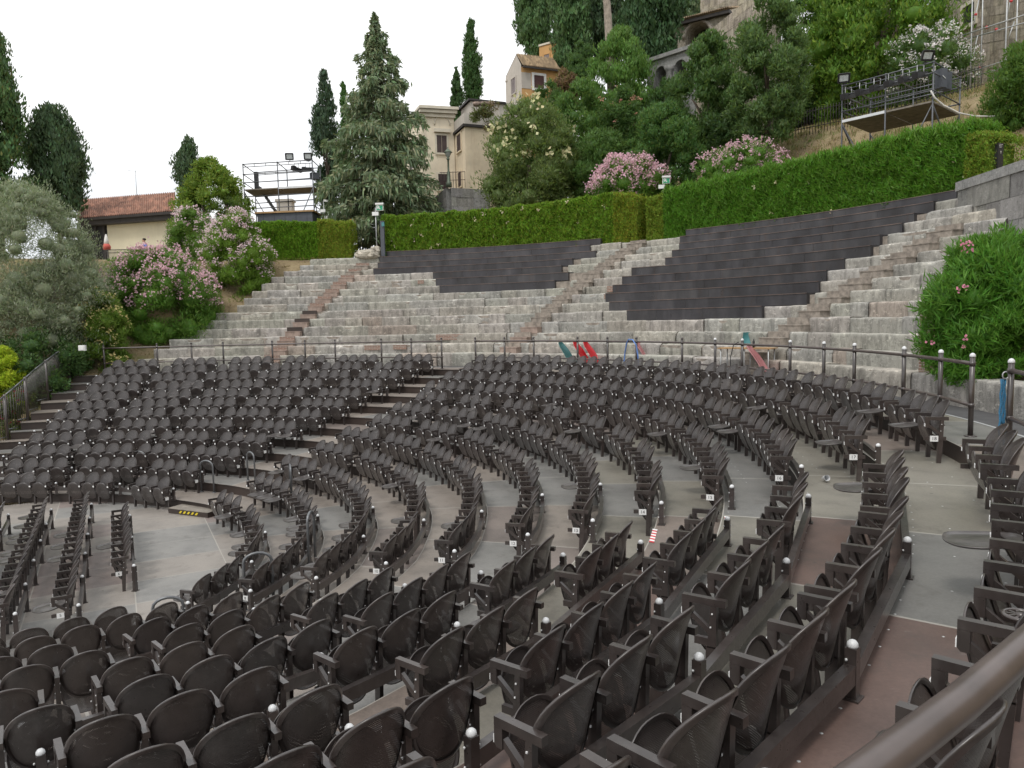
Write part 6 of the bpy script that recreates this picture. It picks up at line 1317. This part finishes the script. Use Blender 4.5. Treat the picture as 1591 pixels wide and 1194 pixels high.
p = at(1551.5, 262, 22.2); r = thing("info_post", "black information post with a small white arrow at the hedge end on the right", "sign", (p[0], p[1], 7.4)); b = MB(); zt_ = zof(1551, 223, 22.2); b.box((p[0], p[1], (7.4 + zt_) / 2), (.24, .10, zt_ - 7.4), .45); mk("slab", b, "black", r)
b = MB(); Mx = Matrix.Rotation(.45, 3, "Z"); q = lambda x, z: tuple(np.array([p[0], p[1], z]) + np.array(Mx @ Vector((x, -.052, 0)))); za = zof(1551, 237, 22.2)
b.add([q(-.012, za - .05), q(.012, za - .05), q(.012, za), q(.035, za), q(0, za + .04), q(-.035, za), q(-.012, za)], [(0, 1, 2, 3, 4, 5, 6)])
for i, z in enumerate((zt_ - .05, zt_ - .09, zt_ - .13)): b.add([q(-.09, z), q(.08 - .03 * i, z), q(.08 - .03 * i, z + .014), q(-.09, z + .014)], [(0, 1, 2, 3)])
mk("lettering", b, "alu", r)
p = at(547, 343.5, 41.5); r = thing("orange_sign", "small orange notice on a short post behind the yellowish hedge end", "sign", (p[0], p[1], 8)); b = MB(); b.box(tuple(p), (.22, .03, .2), .3); mk("board", b, "orange_sign", r); b = MB(); b.tube((p[0], p[1] + .03, 8), (p[0], p[1] + .03, p[2] + .05), .02, 6); mk("post", b, "galv", r)
p = at(504, 342, 42.0); r = thing("camera_pole", "slim pole with white cameras right of the left scaffold tower", "pole", (p[0], p[1], 8)); b = MB(); zt_ = zof(504, 312, 42); b.tube((p[0], p[1], 8), (p[0], p[1], zt_), .03, 8); mk("pole", b, "galv", r); b = MB(); b.bar((p[0] + .05, p[1] - .05, zt_ + .0), (p[0] + .26, p[1] - .25, zt_ - .06), .10, .10); c_ = at(507, 338.5, 42); b.box(tuple(c_), (.16, .14, .16)); b.box((p[0] - .05, p[1] - .05, zof(504, 328, 42)), (.28, .03, .16)); mk("camera", b, "white", r)
# rocks at the top of the left stairway
for lab, u, v, D, s_ in (("large pale boulder at the top of the left stairway", 570, 396, 38.3, (.55, .4, .26)), ("small pale rock stacked beside the exit sign pole", 585, 391, 38.6, (.32, .3, .3)), ("low rock between the boulder and the dark steel cladding", 580, 397, 38.1, (.3, .3, .16))):
    p = at(u, v, D); b = MB(); vs = []; n, m = 14, 8; fs = []
    for i in range(m + 1):
        for k in range(n):
            a, t = PI * i / m, 2 * PI * k / n; d = Vector((math.sin(a) * math.cos(t), math.sin(a) * math.sin(t), math.cos(a))); q = 1 + .35 * mnoise.noise(d * 1.7 + Vector((u, v, 0))) + .12 * mnoise.noise(d * 5 + Vector((u, 0, 0))); vs.append((p[0] + d.x * s_[0] * q, p[1] + d.y * s_[1] * q, p[2] + d.z * s_[2] * q))
    fs = [(i * n + k, (i + 1) * n + k, (i + 1) * n + (k + 1) % n, i * n + (k + 1) % n) for i in range(m) for k in range(n)]; b.add(vs, fs, 0, None, (1.35, 1.28, 1.15)); tag(mk("rock", b, "stone", org=tuple(p)), lab, "rock")
# wing stairs fence on the left: bars, top rail, posts
r = thing("bar_fence", "dark iron bar fence running down beside the left wing stairs", "fence", (*pt(rlip(19), 117, .45), tread(19))); b = MB(); tp = MB(); po = MB(); fp = []
for k in (19.9, 19, 18, 17, 16, 15, 14, 13, 12, 11, 10):
    kk = min(19, int(k)); th = THL[kk] + .35 + (.0 if k < 19.5 else -.6); fp.append((np.array(pt(rlip(k) if k < 19.5 else 17.3, th, kap(k))), tread(kk)))
for i, ((A, za), (B, zb)) in enumerate(zip(fp[:-1], fp[1:])):
    n = max(3, int(np.hypot(*(B - A)) / .10))
    for q in range(n): p = A + (B - A) * q / n; zt_ = za + (zb - za) * q / n + 1.18; b.tube((*p, min(za, zb) - .1), (*p, zt_), .011, 4)
    tp.tube((*A, za + 1.2), (*B, zb + 1.2), .024, 6); tp.tube((*A, zb + .10), (*B, zb + .10), .018, 5)
    if i % 2 == 1 or i == 0: po.tube((*A, za - .4), (*A, za + 1.24), .045, 8)
mk("bars", b, "rail", r); mk("top_rail", tp, "grey_tube", r); mk("post", po, "rail", r)
p = at(128, 541, 28.0); b = MB(); b.box(tuple(p), (.24, .12, .20)); b.box((p[0], p[1] - .07, p[2]), (.18, .02, .14)); tag(mk("light_box", b, "white", org=tuple(p)), "small white light box on the end of the wing fence", "light")
# yellow taped step block between orchestra and first tier
c_ = (atz(262, 797, .0) + atz(326, 805, .0)) / 2; yaw = math.atan2(4.04 - 4.65, 1.9 - .61); r = thing("step_block", "brown step block with black and yellow tape at the far side of the orchestra", "step", tuple(c_)); Mx = Matrix.Rotation(yaw, 3, "Z"); n_ = np.array(Mx @ Vector((0, 1, 0)))
b = MB(); b.box((c_[0] + n_[0] * .22, c_[1] + n_[1] * .22, .062), (1.36, .5, .124), yaw); mk("box", b, "riser", r); b = MB(); b.box((c_[0] + n_[0] * .22, c_[1] + n_[1] * .22, .130), (1.38, .52, .012), yaw); mk("tread", b, "deckboard", r)
def tape(root, o, z0, z1, w, nrm, tang, mats, n=9, slant=.06):
    b = MB()
    for i in range(n):
        x0, x1 = -w / 2 + w * i / n, -w / 2 + w * (i + 1) / n; q = lambda x, z, k: tuple(np.array([o[0], o[1], 0]) + np.array([*tang, 0]) * (x + k) - np.array([*nrm, 0]) * .004 + np.array([0, 0, z])); b.quad(q(x0, z0, 0), q(x1, z0, 0), q(x1, z1, slant), q(x0, z1, slant), i % 2)
    return mk("warning_tape", b, mats, root)
tg = np.array(Mx @ Vector((1, 0, 0)))[:2]; tape(r, c_[:2] - n_[:2] * .032, .035, .10, .62, n_[:2], tg, ["yellow", "black"])
th = 78.5; q = np.array(pt(rlip(8) - .03, th, 1)); a = R_(th); rr = thing("warning_strip", "black and yellow tape on the first riser above the step block", "tape", (*q, tread(8))); tape(rr, q, tread(8) - .14, tread(8) - .075, .62, (math.cos(a), math.sin(a)), (math.sin(a), -math.cos(a)), ["yellow", "black"])
# red and white tape on the nearer aisle treads
for i, (u, v, k, lab) in enumerate(((1015, 833, 15, "red and white striped tape beside plate 14 on the aisle deck"), (1130, 813, 16, "red and white striped tape on the aisle tread by row 15"))):
    o = atz(u, v, tread(k) + .004); tg = np.array([.26, .966]); n2 = np.array([-tg[1], tg[0]]); b = MB()
    for q in range(10):
        x0, x1 = -.30 + .06 * q, -.30 + .06 * (q + 1); P = lambda x, y: (o[0] + tg[0] * x + n2[0] * y, o[1] + tg[1] * x + n2[1] * y, tread(k) + .005); b.quad(P(x0, -.032), P(x1, -.032), P(x1 + .03, .032), P(x0 + .03, .032), q % 2)
    tag(mk("striped_tape", b, ["red", "white"], org=tuple(o)), lab, "tape")
# hoop handrails
def hoop(label, P, dirv, h=.82, w=.42):
    r = thing("hoop_handrail", label, "handrail", tuple(P), "grey hoop handrails at the lower steps"); d = np.array([math.cos(dirv), math.sin(dirv), 0]) * w / 2; P = np.array(P); b = MB(); pts = [P - d, P - d + np.array([0, 0, h - .14])]
    for a in np.linspace(PI, 0, 9)[1:-1]: pts.append(P + d * -math.cos(PI - a) * -1 * -1 + np.array([0, 0, h - .14 + .14 * math.sin(a)]) if False else P + d * math.cos(a) + np.array([0, 0, h - .14 + .14 * math.sin(a)]))
    pts += [P + d + np.array([0, 0, h - .14]), P + d]; b.pipe([tuple(p) for p in pts], .024, 10); mk("hoop", b, "grey_tube", r); b = MB()
    for s_ in (-1, 1): b.lathe(tuple(P + d * s_), [(.055, 0), (.055, .012), (.03, .016)], 10)
    mk("foot_plate", b, "grey_tube", r)
def on_row(th, k, zt_k): return (*pt(rlip(k) + .06, th, kap(k)), tread(zt_k))
def foot(u, v, k): return (*atz(u, v, tread(k))[:2], tread(k))
hoop("grey hoop handrail in the far left block nearest the picture edge", foot(98, 742, 8), R_(160), .85, .42); hoop("grey hoop handrail in the middle of the far left block", foot(218, 746, 8), R_(170), .85, .42); hoop("grey hoop handrail at the left side of the aisle behind the step block", foot(323, 765, 8), R_(160), .86, .42)
hoop("grey hoop handrail at the first chairs of the middle block", foot(391, 748, 9), R_(140), .8, .36); hoop("grey hoop handrail in the curve of the middle block", foot(453, 776, 9), R_(110), .85, .4); hoop("tall grey hoop handrail behind the lower curve of the middle block", foot(486, 884, 9), R_(88), 1.0, .36)
hoop("large grey hoop handrail at the camera end of row 8", foot(404, 946, 8), R_(20), .90, .42); hoop("grey hoop handrail standing at the orchestra edge in front of the nearest chairs", foot(264, 990, 7), R_(20), .62, .42)
# shell chairs, table, hose and ropes along the walkway
def shell_chair(label, x_u, D, mat, h, face, lean=.5):
    """low plastic lounge chair: one curved shell on a splayed base"""
    p = at(x_u, 560, D); th = math.degrees(math.atan2(p[1], p[0])); R = math.hypot(p[0], p[1]); z0 = tread(19); r = thing("shell_chair", label, "chair", (p[0], p[1], z0), "plastic shell chairs on the walkway"); d = np.array([math.cos(face), math.sin(face), 0]); s_ = np.array([-d[1], d[0], 0]); b = MB(); prof = [(.30, .30), (.24, .27), (.10, .24), (-.08, .26), (-.20, .36), (-.33, .52), (-.48, .68), (-.64, .82), (-.74, h)]
    V = []; n = 7
    prof = [(a * .8, z * 1.06) for a, z in prof]
    for i, (a, z) in enumerate(prof):
        w = .8 * (.20, .23, .25, .26, .26, .25, .24, .21, .13)[i]
        for k in range(n): t = -1 + 2 * k / (n - 1); V.append(tuple(np.array([p[0], p[1], z0]) + d * (a + .05 * t * t) + s_ * w * t + np.array([0, 0, z + (.04 * t * t if i < 4 else 0)])))
    m = len(V); V += [tuple(np.array(v) + np.array([0, 0, -.03]) - d * .03) for v in V]; fs = []
    for i in range(len(prof) - 1):
        for k in range(n - 1): q = (i * n + k, i * n + k + 1, (i + 1) * n + k + 1, (i + 1) * n + k); fs += [q, tuple(m + x for x in q[::-1])]
    rim = [k for k in range(n)] + [i * n + n - 1 for i in range(1, len(prof))] + [(len(prof) - 1) * n + k for k in range(n - 2, -1, -1)] + [i * n for i in range(len(prof) - 2, 0, -1)]
    for a, c2 in zip(rim, rim[1:] + rim[:1]): fs.append((a, c2, m + c2, m + a))
    b.add(V, fs, 0, None, (1, 1, 1), True); mk("shell", b, mat, r)
    for sx in (-1, 1):
        for a0_, a1_ in ((.16, .26), (-.10, -.26)): b = MB(); q = np.array([p[0], p[1], z0]); b.tube(tuple(q + d * a0_ + s_ * sx * .14 + np.array([0, 0, .25])), tuple(q + d * a1_ + s_ * sx * .20), .014, 6); mk("leg", b, mat, r)
shell_chair("dark teal shell chair on the walkway left of two red ones", 891, 27.0, "teal_shell", .93, R_(-38)); shell_chair("bright red shell chair next to the dark teal one", 914, 26.8, "red_shell", .95, R_(-38)); shell_chair("bright red shell chair, right one of the red pair", 930, 26.7, "red_shell", .95, R_(-38))
shell_chair("dusty rose shell chair standing alone behind the railing", 1013, 25.8, "rose_shell", .93, R_(-38)); shell_chair("aqua shell chair behind the small table", 1164, 22.4, "aqua_shell", 1.22, R_(-100)); shell_chair("pale pink shell chair at the right end of the small table", 1190, 22.0, "pale_shell", 1.22, R_(-110)); shell_chair("dusty pink shell chair in front of the pale pink one", 1194, 20.6, "rose_shell", .92, R_(-38))
p0_, p1_ = at(1121, 541, 21.9), at(1203, 541.5, 20.9); zt_ = float(p0_[2] + p1_[2]) / 2; r = thing("folding_table", "narrow table with wooden top and grey legs behind the railing", "table", ((p0_[0] + p1_[0]) / 2, (p0_[1] + p1_[1]) / 2, tread(19))); b = MB(); b.bar((p0_[0], p0_[1], zt_), (p1_[0], p1_[1], zt_), .55, .03); mk("table_top", b, "plank", r); e = np.array([p1_[0] - p0_[0], p1_[1] - p0_[1]]); e /= np.hypot(*e); nv = np.array([-e[1], e[0]])
for P in (p0_[:2] + e * .08, p1_[:2] - e * .08, (p0_[:2] + p1_[:2]) / 2):
    for s_ in (-1, 1): q = P + nv * s_ * .22; b = MB(); b.tube((*q, tread(19)), (*q, zt_ - .015), .02, 6); mk("leg", b, "galv", r)
p = (p0_ + (p1_ - p0_) * .62); b = MB(); b.lathe((p[0], p[1], zt_ + .016), [(.035, 0), (.035, .17), (.014, .21), (.014, .25)], 10); tag(mk("bottle", b, "black", org=(p[0], p[1], zt_)), "small black bottle standing on the table behind the railing", "bottle")
q = np.array([*pt(16.33, 36.2, .45), tread(19)]); b = MB(); pts = [];
for a, z in ((-.22, .30), (-.21, .62), (-.16, .95), (-.06, 1.12), (.06, 1.13), (.12, 1.0), (.17, .72), (.20, .42), (.16, .30)): pts.append((q[0] + math.sin(R_(36)) * -a * 1.5, q[1] + math.cos(R_(36)) * a * 1.5, q[2] + z))
b.pipe(pts, .022, 8); tag(mk("hose", b, "hose", org=tuple(q)), "blue hose looped over the railing near the dusty rose chair", "hose")
q = np.array([*pt(16.33, 19.9, .45), tread(19)]); b = MB(); b.pipe([(q[0], q[1], q[2] + 1.12), (q[0] - .10, q[1] + .1, q[2] + 1.05), (q[0] - .16, q[1] + .2, q[2] + .7), (q[0] - .15, q[1] + .2, q[2] + .2)], .012, 6); tag(mk("cable", b, "blackrope", org=tuple(q)), "black cable hanging from the railing post beside the table", "cable")
q = np.array([*pt(16.38, -16.67, .45), tread(19)]); k_ = np.array([-.075, .03, 0]); r = thing("rope", "blue rope doubled over a ring on the railing post at the right", "rope", tuple(q + np.array([0, 0, .9])))
for s_, l in ((-.022, .05), (.022, .10), (0.0, .38)):
    b = MB(); pts = [tuple(q + k_ * (1 + .08 * math.sin(z * 30 + s_ * 90)) + np.array([s_ * (1 + (0.9 - z) * .6), 0, z])) for z in np.linspace(.95, l, 16)]; b.pipe(pts, .013, 7); mk("strand", b, "blue_rope", r)
b = MB(); b.pipe([tuple(q + k_ * .5 + np.array([.04 * math.cos(a) - .02, 0, 1.0 + .045 * math.sin(a)])) for a in np.linspace(0, 2 * PI, 14)], .009, 6); mk("ring", b, "galv", r)
p = atz(1280, 748, tread(17)); b = MB(); Mx = Matrix.Rotation(PI / 2 - .25, 3, "X"); prof = [(.030, 0), (.042, .11)]; n = 14; vs = []
for r_, z in prof + [(.039, .108), (.028, .006)]:
    for i in range(n): a = 2 * PI * i / n; v_ = Mx @ Vector((r_ * math.cos(a), r_ * math.sin(a), z)); vs.append((p[0] + v_.x, p[1] + v_.y, p[2] + v_.z + .042))
b.add(vs, [(i * n + k, i * n + (k + 1) % n, (i + 1) * n + (k + 1) % n, (i + 1) * n + k) for i in range(3) for k in range(n)] + [tuple(range(n))]); tag(mk("plastic_cup", b, "clear", org=tuple(p)), "clear plastic cup lying on the deck between rows 16 and 17", "cup")
# ribbed round disc clamped to the nearest railing
q = atz(1586, 957, tread(18) + .62); r = thing("ribbed_disc", "round dark ribbed disc clamped beside the nearest railing", "clamp", tuple(q)); b = MB(); b.pipe([(q[0] + .07 * math.cos(a), q[1] + .07 * math.sin(a), q[2]) for a in np.linspace(0, 2 * PI, 25)], .012, 8)
for i in range(10): a = 2 * PI * i / 10; b.bar((q[0] + .02 * math.cos(a), q[1] + .02 * math.sin(a), q[2]), (q[0] + .068 * math.cos(a), q[1] + .068 * math.sin(a), q[2]), .012, .012)
b.lathe((q[0], q[1], q[2] - .02), [(.022, 0), (.022, .035)], 10); mk("disc", b, "rail", r)

# ------------------------------------------------------------------ overcast daylight
w = bpy.data.worlds.new("World"); sc.world = w; w.use_nodes = True; nt = w.node_tree; bg = nt.nodes["Background"]
SUN_EL, SUN_ROT = 58, 215
sky = N(nt, "ShaderNodeTexSky", sky_type="NISHITA", sun_disc=False); sky.sun_elevation = R_(SUN_EL); sky.sun_rotation = R_(SUN_ROT); sky.air_density = 1.0; sky.dust_density = 2.0
tc = N(nt, "ShaderNodeTexCoord"); mp = N(nt, "ShaderNodeMapping"); mp.inputs["Scale"].default_value = (1.4, 1.4, 3.2); L(nt, tc.outputs["Generated"], mp.inputs[0])
cl = ramp(nt, noise(nt, mp.outputs[0], 2.1, 7, 0.6), [(0.30, (.90,) * 3), (0.52, (1.0,) * 3)])
cloud = ramp(nt, noise(nt, mp.outputs[0], 3.3, 6, 0.55), [(0.33, (8.2, 8.6, 9.1)), (0.60, (11.4, 11.4, 11.4))])
mx = mixc(nt, cl, sky.outputs[0], cloud); L(nt, mx, bg.inputs["Color"]); bg.inputs["Strength"].default_value = 0.105
sd = bpy.data.lights.new("Sun", "SUN"); sd.energy = 1.35; sd.angle = R_(16); sd.color = (1.0, .96, .90); so = bpy.data.objects.new("Sun", sd); COL.objects.link(so); so.rotation_euler = (R_(90 - SUN_EL), 0, R_(180 - SUN_ROT))
sc.view_settings.view_transform = "Standard"; sc.view_settings.look = "None"; sc.view_settings.exposure = 0.20; sc.view_settings.gamma = 1.0
sc.render.engine = "CYCLES"; sc.cycles.max_bounces = 6; sc.cycles.transparent_max_bounces = 12; sc.cycles.use_denoising = True
